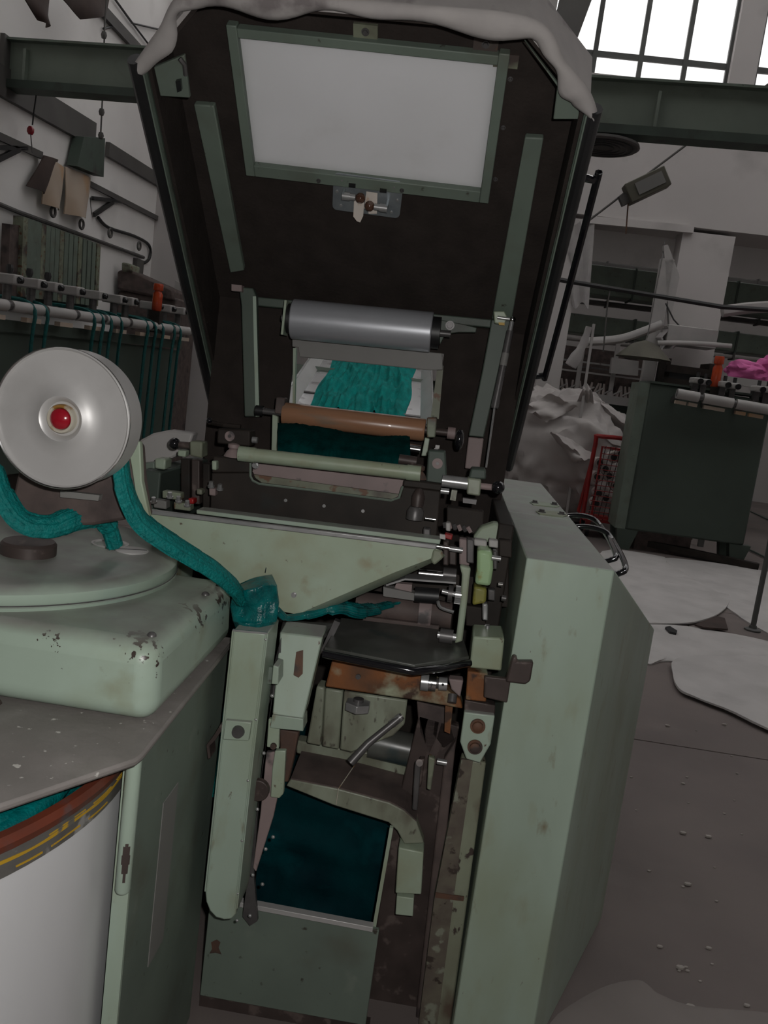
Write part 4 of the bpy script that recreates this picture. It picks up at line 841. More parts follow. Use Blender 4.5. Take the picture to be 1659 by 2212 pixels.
# ---- right hand drive mechanism
MB().poly([(993, 1222), (1017, 1228), (1014, 1251), (1010, 1294), (999, 1386), (982, 1391), (986, 1370), (995, 1294), (998, 1243)], 1.86, .025).build('lever', 'green_stained', M, .004, label='long curved green lever')
MB().poly([(1031, 1188), (1064, 1192), (1066, 1228), (1060, 1268), (1025, 1263), (1030, 1232)], 1.90, .08).build('casting_block', 'green_bright', M, .008)
MB().poly([(1024, 1267), (1052, 1272), (1050, 1303), (1020, 1309)], 1.905, .06).build('casting_foot', 'green_yellow', M, .006)
MB().poly([(1022, 1160), (1038, 1139), (1069, 1129), (1100, 1141), (1106, 1172), (1025, 1172)], 2.02, .04).build('arch_cover', 'green_stained', M, .006)
gc = at(983, 1284, Y=1.88); gp_ = []
for k in range(24):
    for rr_, da in ((.0165, -.09), (.0205, -.05), (.0205, .05), (.0165, .09)): a = 2*math.pi*k/24+da; gp_.append(gc+V((0, rr_*math.cos(a), rr_*math.sin(a))))
MB().prism(gp_, (.014, 0, 0)).build('gear', 'steel', M)
MB().cyl(gc-V((.016, 0, 0)), gc-V((.006, 0, 0)), .019, n=24).build('gear_washer', 'steel_dark', M); MB().cyl(gc-V((.03, 0, -.003)), gc, .006, n=12).build('gear_pin', 'steel', M)
s0, s1 = at(905, 1238, Y=1.93), at(988, 1246, Y=1.93)
MB().cyl(s0, at(957, 1243, Y=1.93), .0125, n=24).build('chrome_shaft', 'steel_bright', M, label='short chrome shaft'); MB().cyl(at(957, 1241, Y=1.93), at(985, 1244, Y=1.93), .017, n=20).build('shaft_collar', 'steel_dark', M)
sb_ = [at(836, 1259, Y=1.86), at(876, 1246, Y=1.86), at(985, 1254, Y=1.86)]
for a, c in ((sb_[0], sb_[1]), (sb_[1], sb_[2])): MB().bar(a, c, .05, .004).build('guide_strip', 'steel', M)
MB().cyl(at(896, 1284, Y=1.93), at(948, 1288, Y=1.93), .018, n=20).build('black_sleeve', 'black_rubber', M)
MB().poly([(856, 1260), (890, 1263), (889, 1281), (850, 1276)], 1.94, .02).build('small_plate', 'pink_primer', M)
MB().poly([(828, 1268), (900, 1283), (898, 1298), (828, 1288)], 1.93, .03).build('small_plate', 'plate_grey', M)
MB().cyl(at(770, 1306, Y=2.0), at(975, 1330, Y=2.0), .032, n=28).build('lower_shaft', 'brown_grime_shade', M)
MB().cyl(at(905, 1322, Y=1.99), at(932, 1325, Y=1.99), .037, n=28).build('shaft_collar', 'pink_primer', M)
MB().poly([(770, 1330), (950, 1352), (945, 1372), (770, 1350)], 1.96, .05).build('lower_bar', 'brown_grime_shade', M, .003)
MB().cyl(at(950, 1372, Y=1.84), at(978, 1376, Y=1.84), .016, n=22).build('guide_pulley', 'steel_dark', M); MB().cyl(at(945, 1371, Y=1.84), at(985, 1377, Y=1.84), .008, n=14).build('pulley_pin', 'steel', M)
MB().tube([at(946, 1298, Y=1.9), at(952, 1312, Y=1.9), at(980, 1322, Y=1.9)], .004, 6, smooth=3).build('bent_wire', 'steel', M)
for u, v, w, h, y, m in ((1003, 1192, 11, 28, 1.95, 'pink_primer'), (1016, 1190, 8, 26, 1.93, 'steel_dark'), (1038, 1172, 14, 7, 1.96, 'light_grey'), (1066, 1174, 10, 8, 1.95, 'light_grey'), (1092, 1184, 14, 18, 1.97, 'dark_oily'), (1085, 1250, 14, 60, 2.05, 'dark_oily'),
                         (963, 1195, 6, 26, 1.9, 'brown_steel'), (978, 1200, 8, 20, 1.93, 'brown_steel'), (1062, 1285, 8, 12, 1.92, 'steel_dark'), (1028, 1330, 22, 22, 1.97, 'dark_oily'), (1048, 1322, 6, 18, 1.9, 'steel'), (922, 1155, 8, 14, 1.93, 'steel_dark'), (968, 1138, 5, 9, 1.95, 'light_grey'), (1005, 1120, 40, 26, 2.1, 'dark_oily'), (1070, 1210, 5, 20, 1.9, 'steel_dark')):
    MB().poly([(u-w, v-h), (u+w, v-h+w*.26), (u+w, v+h+w*.26), (u-w, v+h)], y, .03).build('linkage_block', m, M, .003)
for u, v, r, l, m in ((1072, 1206, .006, .02, 'steel'), (985, 1187, .006, .03, 'steel'), (958, 1182, .005, .03, 'steel_bright'), (930, 1121, .003, .024, 'steel_bright'), (1081, 1262, .005, .01, 'steel'), (1088, 1292, .007, .01, 'steel_dark'), (1052, 1352, .004, .01, 'steel')):
    p = at(u, v, Y=1.89); MB().cyl(p-V((l/2, 0, 0)), p+V((l/2, 0, 0)), r, n=12).build('pin', m, M)
MB().poly([(962, 1152), (978, 1156), (976, 1167), (958, 1162)], 1.88, .02).build('red_clip', 'red_wire', M, .002); MB().poly([(950, 1154), (962, 1156), (962, 1166), (950, 1163)], 1.875, .01).build('clip_tab', 'light_grey', M)
for k in range(6): MB().tube([at(960+10*k, 1128+2*k, Y=1.97), at(962+11*k, 1140+2*k, Y=1.97)], .005, 6).build('spring_peg', ('steel_dark', 'pink_primer')[k % 2], M)
# upper right clamp
MB().poly([(925, 972), (962, 975), (966, 1048), (920, 1042)], 2.03, .05).build('clamp_block', 'green_dark', M, .004)
for u, v, y in ((945, 1001, 2.03), (497, 942, 2.1)):
    w = MB().cyl(at(u, v, Y=y), at(u, v, Y=y)-V((0, .004, 0)), .0125, n=24).build('washer', 'pink_primer', M); MB().cyl(at(u, v, Y=y)-V((0, .004, 0)), at(u, v, Y=y)-V((0, .007, 0)), .004, n=10).build('screw', 'steel_dark', w)
MB().cyl(at(955, 1038, Y=2.0), at(1010, 1045, Y=2.0), .0145, n=22).build('knurled_shaft', 'steel', M)
MB().poly([(1010, 1032), (1040, 1036), (1037, 1072), (1008, 1068)], 1.985, .05).build('clamp_block', 'casting', M, .004)
MB().poly([(1018, 1012), (1050, 1014), (1050, 1036), (1012, 1034)], 2.0, .06).build('clamp_cap', 'green_dark', M, .004)
MB().cyl(at(1038, 1050, Y=2.0), at(1066, 1053, Y=2.0), .0075, n=14).build('knob_stem', 'pink_primer', M); MB().ball(at(1076, 1053, Y=1.985), .0155, 18).build('ball_knob', 'black_gloss', M)
MB().poly([(976, 1058), (988, 1060), (984, 1082), (972, 1080)], 1.99, .02).build('clamp_foot', 'casting', M); MB().cyl(at(952, 1060, Y=1.98), at(970, 1062, Y=1.98), .007, n=12).build('pin', 'steel', M)
MB().poly([(1000, 1076), (1030, 1080), (1028, 1090), (1000, 1086)], 1.99, .02).build('clamp_foot', 'steel_dark', M)
for u, v in ((945, 965), (942, 972)): MB().obox(at(u, v, Y=2.1), (.005, 0, 0), (0, .004, 0), (0, 0, .004)).build('indicator', 'light_grey', M)
# upper left clamp and linkage
MB().poly([(470, 925), (540, 930), (540, 965), (468, 958)], 2.1, .06).build('clamp_block', 'dark_oily', M, .004)
MB().cyl(at(545, 950, Y=2.09), at(556, 951, Y=2.09), .008, n=12).build('pin', 'steel', M)
MB().poly([(409, 953), (437, 955), (436, 990), (410, 985)], 2.05, .05).build('clamp_block', 'green_dirty', M, .004)
MB().cyl(at(386, 960, Y=2.05), at(410, 962, Y=2.05), .008, n=12).build('knob_stem', 'brown_steel', M); MB().ball(at(377, 958, Y=2.05), .0145, 18).build('ball_knob', 'black_gloss', M)
MB().ball(at(452, 908, Y=2.15), .008, 12).build('ball_knob', 'black_gloss', M)
MB().tube([at(452, 912, Y=2.15), at(480, 918, Y=2.2), at(520, 922, Y=2.2)], .006, 8).build('rod', 'dark_oily', M)
MB().poly([(300, 952), (330, 936), (365, 929), (418, 936), (402, 985), (380, 986), (340, 1002), (300, 1002)], 2.25, .05).build('end_cover', 'light_grey', M, .006)
MB().poly([(300, 1002), (334, 998), (334, 1030), (300, 1042)], 2.1, .05).build('step_block', 'green_mid', M, .004); MB().poly([(334, 990), (358, 992), (356, 1015), (334, 1012)], 2.08, .05).build('step_block', 'green_stained', M, .004)
MB().poly([(384, 972), (402, 974), (400, 988), (383, 985)], 2.04, .03).build('step_block', 'green_stained', M, .003)
MB().cyl(at(305, 1048, Y=2.05), at(420, 1003, Y=2.3), .014, n=18).build('tie_bar', 'green_mid', M)
for u, v, w, h, m in ((400, 1040, 10, 50, 'dark_oily'), (422, 1040, 9, 48, 'brown_steel'), (445, 1050, 8, 50, 'dark_oily'), (462, 1005, 5, 10, 'green_stained'), (458, 1062, 7, 8, 'pink_primer'), (430, 1062, 6, 6, 'casting'), (370, 1068, 20, 8, 'green_dirty'), (345, 1088, 14, 9, 'plate_grey'), (393, 1092, 18, 8, 'green_dirty'), (412, 1082, 6, 6, 'red_wire')):
    MB().poly([(u-w, v-h), (u+w, v-h+w*.26), (u+w, v+h+w*.26), (u-w, v+h)], 1.98 if h < 20 else 2.1, .03).build('linkage_block', m, M, .003)
for u, v in ((367, 1075), (386, 1084), (405, 1093), (475, 1058), (332, 1086), (456, 1052)): bolt(at(u, v, Y=1.97), (0, -.3, 1), .006, .014, 'nut', 'steel', M)
# side frames, bed, base
MB().box(.135, .172, 2.0, 2.9, 0, 1.2).build('side_frame', 'dark_oily', M, .004)
MB().box(-.75, -.70, 2.05, 2.9, 0, 1.2).build('side_frame', 'green_dark', M, .004)
MB().box(-.70, .135, 2.5, 2.9, 0, 1.0).build('rear_bed', 'dark_oily', M)
MB().box(-.70, .135, 2.06, 2.5, .98, 1.05).build('bed_plate', 'dark_oily', M)
# ---- table plate, rust bar, castings
TZ = .925
MB().polyz([(700, 1408), (895, 1446), (1012, 1428), (1000, 1385), (960, 1368), (735, 1343)], TZ, .010).build('table_plate', 'table_dark', M, .002, label='dark grey table plate with black edge')
MB().tube([at(698, 1412, Z=TZ), at(800, 1432, Z=TZ), at(893, 1450, Z=TZ), at(955, 1443, Z=TZ), at(1014, 1432, Z=TZ)], .0085, 10).build('edge_tube', 'black_gloss', M)
MB().poly([(722, 1340), (735, 1345), (702, 1412), (690, 1412)], 1.79, .02).build('table_hinge', 'steel_dark', M)
MB().poly([(718, 1424), (906, 1452), (930, 1467), (995, 1512), (1000, 1532), (900, 1514), (702, 1484)], 1.82, .05).build('rust_bar', 'rust_bar', M, .004, label='rust stained green cross bar')
MB().cyl(at(774, 1461, Y=1.82), at(774, 1461, Y=1.82)-V((0, .005, 0)), .006, n=12).build('bar_screw', 'steel_dark', M)
d0, d1, d2, d3 = at(909, 1472, Y=1.80), at(926, 1474, Y=1.80), at(942, 1476, Y=1.80), at(966, 1478, Y=1.80)
dl = MB().cyl(d0, d1, .0195, n=28).build('dial_ring', 'steel', M, .001); MB().cyl(d1, d2, .0185, n=28).build('dial_scale', 'steel_bright', dl); MB().cyl(d2, d2.lerp(d3, .25), .011, n=20).build('dial_neck', 'steel_dark', dl); MB().cyl(d2.lerp(d3, .25), d3, .0145, n=20).build('dial_knob', 'steel', dl)
fc = bpy.data.curves.new('dial_numeral', 'FONT'); fc.body = '2/'; fc.size = .016; fc.extrude = .0003; fc.align_x = 'CENTER'; fc.materials.append(MATS['black_rubber'])
ft = bpy.data.objects.new('numeral_curve', fc); me_ = bpy.data.meshes.new_from_object(ft); bpy.data.objects.remove(ft)
ft = bpy.data.objects.new('dial_numeral', me_); C.objects.link(ft); ft.parent = dl
ft.location = d1.lerp(d2, .5)+V((0, -.0188, .002))-BASE[M.name]; ft.rotation_euler = (math.radians(78), math.radians(-78), 0)
for k in range(5): MB().bar(d1.lerp(d2, .2)+V((0, -.0186*math.cos(k*.25-.8), .0186*math.sin(k*.25-.8))), d1.lerp(d2, .5)+V((0, -.0186*math.cos(k*.25-.8), .0186*math.sin(k*.25-.8))), .0008, .0008).build('dial_mark', 'black_rubber', dl)
dome(d2.lerp(d3, .6)+V((0, -.0135, .003)), (0, -1, 0), .003, 'dial_hole', 'black_rubber', dl)
MB().poly([(969, 1467), (1001, 1470), (994, 1507), (975, 1490)], 1.81, .03).build('broken_casting', 'pink_primer', M, .003)
MB().cyl(at(978, 1500, Y=1.81), at(976, 1518, Y=1.80), .010, n=16).build('cap_screw', 'steel_dark', M)
MB().poly([(962, 1525), (978, 1528), (972, 1585), (960, 1580)], 1.83, .02).build('rust_strip', 'rust_bar', M)
MB().poly([(900, 1515), (965, 1530), (985, 1600), (930, 1640), (905, 1580)], 1.9, .03).build('linkage_plate', 'brown_grime_shade', M, .003)
MB().poly([(684, 1482), (701, 1486), (693, 1612), (662, 1606)], 1.88, .05).build('casting_rib', 'casting', M, .004)
MB().poly([(703, 1487), (741, 1493), (732, 1620), (695, 1613)], 1.90, .05).build('casting_rib', 'casting', M, .004)
MB().poly([(743, 1493), (880, 1513), (874, 1565), (850, 1590), (760, 1626), (734, 1620)], 1.885, .05).build('casting_plate', 'casting', M, .004)
nb = at(772, 1533, Y=1.855); MB().cyl(nb, nb+V((0, 0, .019)), .031, n=6).build('hex_nut', 'steel', M, .002); MB().cyl(nb+V((0, 0, .019)), nb+V((0, 0, .027)), .012, n=14).build('hex_stud', 'steel_dark', M)
MB().tube([at(757, 1648, Y=1.80), at(795, 1606, Y=1.82), at(869, 1546, Y=1.85)], [.011, .009, .008], 10).build('push_rod', 'steel_dark', M); MB().cyl(at(845, 1565, Y=1.844), at(866, 1548, Y=1.85), .0095, n=12).build('rod_spring', 'steel', M)
MB().poly([(640, 1600), (770, 1622), (920, 1640), (935, 1690), (760, 1650), (640, 1628)], 1.95, .04).build('back_casting', 'casting', M, .004)
MB().cyl(at(800, 1600, Y=1.96), at(920, 1628, Y=1.96), .04, n=24).build('drum', 'table_dark', M)
tp = [(628, 1684), (730, 1704), (787, 1719), (841, 1734), (873, 1751), (899, 1775), (916, 1822)]; bt = [(873, 1824), (869, 1816), (858, 1795), (839, 1777), (784, 1760), (721, 1740), (618, 1698)]
MB().poly(tp+bt, 1.82, .03).build('arch_beam', 'casting', M, .003, label='curved mottled green arch beam')
sh = MB(); P = [at(u, v, Y=1.822) for u, v in tp]
for a, c in zip(P[:5], P[1:6]): sh.hexa([a, c, c+V((0, .17, .012)), a+V((0, .17, .012)), a+V((0, 0, .004)), c+V((0, 0, .004)), c+V((0, .17, .016)), a+V((0, .17, .016))])
sh.build('arch_shelf', 'brown_grime_shade', M)
MB().tube([at(726, 1738, Y=1.812), at(731, 1704, Y=1.812), at(768, 1650, Y=1.90)], .0012, 5).build('scratch_wire', 'cream_ring', M)
MB().poly([(861, 1831), (915, 1842), (910, 1933), (854, 1930)], 1.80, .05).build('arch_post', 'green_stained', M, .003); MB().poly([(857, 1936), (894, 1941), (892, 1980), (854, 1976)], 1.80, .03).build('arch_pad', 'green_stained', M, .002)
MB().poly([(896, 1650), (909, 1652), (902, 1752), (890, 1750)], 1.81, .02).build('link_lever', 'steel_dark', M, .003); MB().poly([(926, 1635), (940, 1640), (931, 1708), (922, 1705)], 1.81, .02).build('link_lever', 'green_dirty', M, .003); MB().poly([(906, 1640), (918, 1640), (910, 1700), (900, 1700)], 1.85, .02).build('link_lever', 'brown_steel', M, .003)
MB().cyl(at(944, 1644, Y=1.84), at(965, 1648, Y=1.84), .007, n=14).build('pin', 'steel', M); MB().cyl(at(906, 1648, Y=1.82), at(906, 1648, Y=1.80), .008, n=14).build('pin', 'brown_steel', M)
# posts at right of the opening
MB().poly([(905, 1545), (992, 1570), (980, 1640), (921, 2230), (783, 2230), (812, 2005), (846, 1790)], 1.90, .03).build('inner_plate', 'brown_steel', M, .003)
MB().poly([(960, 1640), (985, 1600), (922, 2225), (895, 2225)], 1.865, .03).build('inner_post', 'brown_grime_shade', M, .004)
MB().poly([(997, 1640), (1050, 1648), (972, 2225), (903, 2225), (938, 1945)], 1.815, .04).build('front_post', 'post_rusty', M, .004, label='rusty pale green front post')
MB().poly([(997, 1640), (1022, 1643), (992, 1850), (943, 2225), (903, 2225), (938, 1945)], 1.809, .006).build('post_side', 'brown_speck', M)
MB().poly([(941, 1928), (1003, 1938), (1001, 1947), (940, 1939)], 1.807, .004).build('rust_band', 'rust', M)
MB().poly([(1003, 1538), (1069, 1546), (1060, 1608), (1037, 1649), (1007, 1640), (994, 1603)], 1.785, .025).build('bolt_plate', 'green_clean', M, .003, label='pale green bolt plate with two rusty bolts')
for u, v in ((1032, 1568), (1026, 1613)):
    p = at(u, v, Y=1.785); w = MB().cyl(p, p-V((0, .004, 0)), .0165, n=26).build('washer', 'rust', M); MB().lathe([(.012, 0), (.0115, .006), (.008, .0085)], p-V((0, .004, 0)), (0, -1, 0), 12).build('bolt_head', 'rust', w)
MB().poly([(1004, 1512), (1070, 1524), (1069, 1546), (1003, 1538)], 1.80, .03).build('bolt_plate_top', 'brown_steel', M, .002)
MB().poly([(1010, 1450), (1054, 1456), (1050, 1517), (1006, 1512)], 1.79, .04).build('hinge_block', 'rust_bar', M, .003)
MB().poly([(1047, 1461), (1104, 1467), (1096, 1519), (1045, 1507)], 1.775-.02, .014).build('hinge_clip', 'brown_steel', M, .003); MB().poly([(1108, 1418), (1118, 1420), (1117, 1430), (1153, 1430), (1146, 1472), (1136, 1479), (1092, 1474)], 1.743, .022).build('hinge_clip', 'brown_steel', M, .004)
MB().poly([(1022, 1375), (1090, 1379), (1083, 1450), (1014, 1443)], 1.80, .10).build('gear_case', 'green_stained', M, .004); p = at(1052, 1362, Y=1.87); MB().cyl(p, p+V((0, 0, .012)), .005, n=10).build('case_stud', 'steel', M)
# lower opening
LX0, LX1 = -.402, at(792, 2200, Y=YF).x; LZ = at(677, 1985, Y=YF).z
MB().box(LX0, LX1, YF, YF+.012, .03, LZ).build('lower_panel', 'green_mid', M, .002, label='broad dull green lower front panel')
MB().poly([(456, 2036), (468, 2030), (476, 2036), (472, 2048), (478, 2062), (466, 2058), (452, 2060), (458, 2050)], YF-.0012, .0012).build('paint_chip', 'rust', M)
MB().box(LX0, .0, YF+.004, YF+.03, 0, .03).build('kick_plate', 'brown_steel', M)
MB().bar(at(520, 1949, Y=YF-.002), at(806, 2003, Y=YF-.002), .02, .012).build('opening_sill', 'alu', M, .001)
MB().bar(at(846, 1786, Y=1.79), at(809, 1998, Y=1.79), .008, .012, up=(0, 1, 0)).build('opening_side', 'green_stained', M)
def wsf(a, c): return at(500+370*a-40*c, 1650+90*a+(310+20*a)*c, Y=2.0+.02*noise.noise(V((a*5, c*6, 1)))+.01*noise.noise(V((a*14, c*3, 5))))
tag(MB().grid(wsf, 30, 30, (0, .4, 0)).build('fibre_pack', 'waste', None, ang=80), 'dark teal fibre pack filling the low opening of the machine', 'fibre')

# ---- belt guard duct left of the opening
BY = 1.62
bg_ = MB().poly([(503, 1362), (578, 1369), (545, 1650), (512, 1955), (509, 1975), (500, 1986), (484, 1987), (466, 1982), (453, 1968), (445, 1948), (443, 1925), (472, 1655)], BY, .11).build('sliver_duct', 'green_clean', M, .003, label='narrow upright pale green sliver duct with rounded foot')
for px in (((503, 1362), (472, 1655), (443, 1925)), ((578, 1369), (545, 1650), (512, 1962))):
    for k, dx in enumerate((0, 4 if px[0][0] == 503 else -4)): MB().tube([at(u+dx, v, Y=BY-.001) for u, v in px], .0016, 6).build('edge_bead', 'green_clean', bg_)
MB().bar(at(503, 1361, Y=BY), at(578, 1368, Y=BY), .005, .004).build('duct_lip', 'steel', bg_)
MB().poly([(487, 1556), (543, 1561), (537, 1601), (481, 1598)], BY-.012, .012).build('bracket', 'green_clean', bg_, .002); bolt(at(515, 1580, Y=BY-.012), (0, -1, 0), .013, .008, 'bracket_bolt', 'steel_dark', bg_, n=20, washer=False)
MB().poly([(481, 1575), (466, 1598), (452, 1612), (455, 1638), (449, 1640), (445, 1610), (462, 1588), (478, 1562)], BY+.0, .04).build('latch_lever', 'brown_steel', bg_, .001)
MB().poly([(590, 1437), (602, 1441), (601, 1479), (586, 1478)], BY+.02, .05).build('side_clip', 'green_clean', bg_, .002); MB().poly([(576, 1440), (590, 1442), (586, 1478), (572, 1476)], BY+.06, .01).build('clip_arm', 'green_mid', bg_)
for u, v in ((574, 1381), (553, 1554), (536, 1686), (523, 1816), (514, 1930), (512, 1988)): dome(at(u, v, Y=BY), (0, -1, 0), .0034, 'rivet', 'steel', bg_)
for u, v in ((588, 1503), (560, 1556), (570, 1627), (546, 1688), (556, 1748), (546, 1890), (590, 1808), (574, 1834), (567, 1910), (540, 1978)): dome(at(u, v, Y=BY+.06), (0, -1, 0), .0042, 'rivet', 'steel', M)
MB().prism([at(u, v, Y=1.735) for u, v in ((578, 1560), (606, 1380), (608, 1470), (560, 1560), (560, 1700), (548, 1890), (556, 1990), (540, 2000), (524, 1980))], (0, .012, 0)).build('guard_side', 'steel_dark', M)
MB().poly([(575, 1625), (598, 1625), (612, 1660), (590, 1765), (553, 1884), (546, 1875), (562, 1760)], 1.715, .012).build('wedge_plate', 'pink_primer', M, .002)
MB().poly([(580, 1553), (604, 1556), (602, 1618), (576, 1614)], 1.70, .012).build('strap', 'green_stained', M, .002); MB().poly([(594, 1622), (617, 1622), (612, 1715), (603, 1725), (584, 1722), (588, 1660)], 1.70, .014).build('strap', 'green_stained', M, .002)
for u, v in ((591, 1564), (591, 1611)): bolt(at(u, v, Y=1.70), (0, -1, 0), .007, .006, 'strap_bolt', 'rust', M, n=16, washer=False)
MB().cyl(at(560, 1702, Y=1.70), at(560, 1702, Y=1.70)-V((0, .015, 0)), .024, n=28).build('pulley', 'brown_steel', M, .002)
MB().poly([(604, 1575), (645, 1582), (632, 1650), (622, 1690), (606, 1690)], 1.76, .03).build('shaft_guard', 'rust', M, .003)
q1 = [at(605, 1366, Y=1.75), at(697, 1377, Y=1.75), at(655, 1553, Y=1.69), at(588, 1544, Y=1.69)]
cc = MB().prism(q1, (0, .06, .01)).build('chute_cover', 'green_clean', M, .003, label='sloping pale green chute cover with rust marks')
MB().prism([q1[3], q1[2], at(655, 1580, Y=1.693), at(583, 1573, Y=1.693)], (0, .05, 0)).build('chute_lip', 'green_clean', cc, .002)
MB().prism([at(612, 1340, Y=1.84), at(722, 1346, Y=1.84), at(697, 1376, Y=1.755), at(605, 1365, Y=1.755)], (0, 0, -.01)).build('chute_top', 'table_dark', cc)
MB().prism([at(u, v, Y=1.749-(v-1366)/187*.06) for u, v in ((640, 1408), (655, 1404), (654, 1455), (645, 1464), (634, 1458))], (0, -.0008, 0)).build('rust_mark', 'rust', cc)
# ================================================================== CAN COILER (left)
K = thing('can_coiler', (-.86, 1.5, 0), 'green can coiler with rounded head, round turntable and silver guide wheel', 'machine')
PZ_ = .915
MB().prism([(-.383, 1.155, PZ_), (-.398, 1.735, PZ_), (-1.45, 1.735, PZ_), (-1.45, .45, PZ_), (-.84, .45, PZ_), (-.492, .965, PZ_), (-.386, 1.135, PZ_)], (0, 0, -.012)).build('platform', 'dusty_plate', K, .004, label='dusty grey platform plate')
hb_ = MB(); bx0, bx1, by0, by1, bz0, bz1 = -1.36, -.402, 1.245, 1.72, PZ_, 1.045
hb_.hexa([(bx0, by0, bz0), (bx1, by0, bz0), (bx1, by1, bz0), (bx0, by1, bz0), (bx0, by0+.006, bz1), (bx1-.008, by0+.006, bz1), (bx1-.008, by1, bz1), (bx0, by1, bz1)])
hd = hb_.build('head_box', 'head_paint', K, .034, seg=6, label='rounded green head box with chipped paint')
MB().box(-1.3, -.57, 1.70, 1.97, PZ_, 1.035).build('head_extension', 'green_paint', K, .01)
for p in ((-.435, 1.30), (-.43, 1.58), (-.425, 1.66)): dome((p[0], p[1], bz1-.001), (0, 0, 1), .008, 'head_screw', 'steel_dark', K)
TC = V((-.86, 1.6, 0))
tt = MB().lathe([(.30, bz1), (.346, bz1), (.348, bz1+.006), (.344, bz1+.009), (.346, bz1+.012), (.346, bz1+.028), (.338, bz1+.036), (.315, bz1+.041), (.05, bz1+.043)], TC, n=96).build('turntable', 'lid_paint', K, label='round green turntable lid dusted with teal fibre')
MB().tube([TC+V((.3475*math.cos(a), .3475*math.sin(a), bz1+.0095)) for a in [k*math.pi/48 for k in range(96)]], .0012, 5, closed=True).build('lid_groove', 'steel_dark', tt)
zt = bz1+.042
p = at(62, 1185, Z=zt+.01); MB().lathe([(.050, 0), (.050, .022), (.046, .027), (.02, .028)], V((p.x, p.y, zt-.002)), n=40).build('post_stub', 'brown_steel', K, label='short dark round hub on the lid')
p = at(238, 1176, Z=zt); MB().lathe([(.035, 0), (.038, .006), (.034, .006), (.030, .001)], V((p.x, p.y, zt-.003)), n=30).build('feed_eye', 'alu', K)
p = at(284, 1189, Z=zt); q = MB().lathe([(.034, 0), (.034, .002), (.03, .003)], V((p.x, p.y, zt-.001)), n=30).build('slotted_cap', 'alu', K); MB().bar((p.x-.028, p.y-.012, zt+.002), (p.x+.028, p.y+.012, zt+.002), .004, .0015).build('slot', 'black_rubber', q)
MB().box(-.4325, -.412, 1.232, 1.738, 0, PZ_-.012).build('column', 'green_mid', K, .002, label='tall flat green column panel')
np_ = MB().box(-.412, -.4105, 1.372, 1.452, .40, .72).build('name_plate', 'plate_grey', K, label='blank blurred grey plate')
a, b_ = at(284, 1645, Y=1.20), at(265, 1925, Y=1.20)
MB().lathe([(.010, 0), (.0118, .004), (.0118, (a-b_).length+.03)], V((b_.x, 1.20, b_.z)), (0, 0, 1), 20).build('guard_post', 'green_clean', K, label='pale green round post worn to bare metal')
w = MB(); 
for i, (zz, ww) in enumerate(((.74, .4), (.735, .9), (.72, 1.1), (.705, .8), (.69, .35))): w.stitch([[V((b_.x, 1.20, zz+s*.006))+V((.0122*math.cos(t), .0122*math.sin(t), 0)) for t in [-math.pi/2-ww*.5+.35+ww*k/6 for k in range(7)]] for s in (-1.3, 1.3)], cap=False)
w.build('worn_patch', 'brown_steel', K)
MB().box(-.436, -.41, 1.225, 1.232, 0, PZ_-.02).build('column_edge', 'green_clean', K)
MB().box(-1.4, -.46, 1.74, 1.76, 0, PZ_-.012).build('rear_column', 'green_mid', K)
p = at(0, 1535, Y=1.235); MB().cyl((p.x-.02, p.y+.012, p.z), (p.x-.02, p.y-.02, p.z), .02, n=20).build('side_knob', 'brown_steel', K, .003)
# guide wheel
wc = at(130, 905, Y=1.35); R = .1145; wa = V((.03, 1, .02)).normalized()
wh = MB().lathe([(.022, .012), (.028, .010), (.033, .002), (.037, .0), (.043, .004), (.052, .009), (.07, .011), (R-.004, .007), (R-.001, .003), (R+.001, .0045), (R+.001, .008), (R-.0015, .010), (R-.0015, .062), (R-.012, .068), (.03, .068)], wc, wa, 96).build('guide_wheel', 'alu', K, label='silver dished guide wheel with red cap')
MB().tube([wc+wa*.004+x for x in [V((R*math.cos(k*math.pi/48), 0, R*math.sin(k*math.pi/48))) for k in range(96)]], .0018, 6, closed=True).build('wheel_rim', 'steel_bright', wh)
MB().lathe([(.0175, .012), (.0175, .001), (.019, -.001), (.0225, -.001), (.024, .002), (.024, .012)], wc, wa, 40).build('cap_ring', 'cream_ring', wh)
MB().lathe([(.018, .004), (.0165, -.002), (.012, -.0055), (.006, -.0075), (.0005, -.008)], wc, wa, 36).build('red_cap', 'red_plastic', wh)
MB().poly([(40, 1010), (60, 930), (272, 930), (300, 965), (305, 1040), (318, 1118), (300, 1118), (200, 1135), (40, 1140), (25, 1080)], 1.50, .035).build('wheel_bracket', 'brown_grime_shade', K, .006)  # brown here is the shade behind the wheel, put into the bracket's colour
MB().poly([(272, 945), (302, 955), (306, 1040), (322, 1116), (308, 1120), (296, 1090), (284, 1010)], 1.485, .015).build('bracket_lit_edge', 'green_stained', K, .002)  # paler strip paints the lit right edge of the same bracket
MB().cyl(wc+wa*.05, V((wc.x, 1.51, wc.z)), .015, n=20).build('axle', 'steel_dark', K)
MB().poly([(130, 1060), (215, 1070), (212, 1082), (130, 1074)], 1.48, .015).build('bracket_bar', 'plate_grey', K)

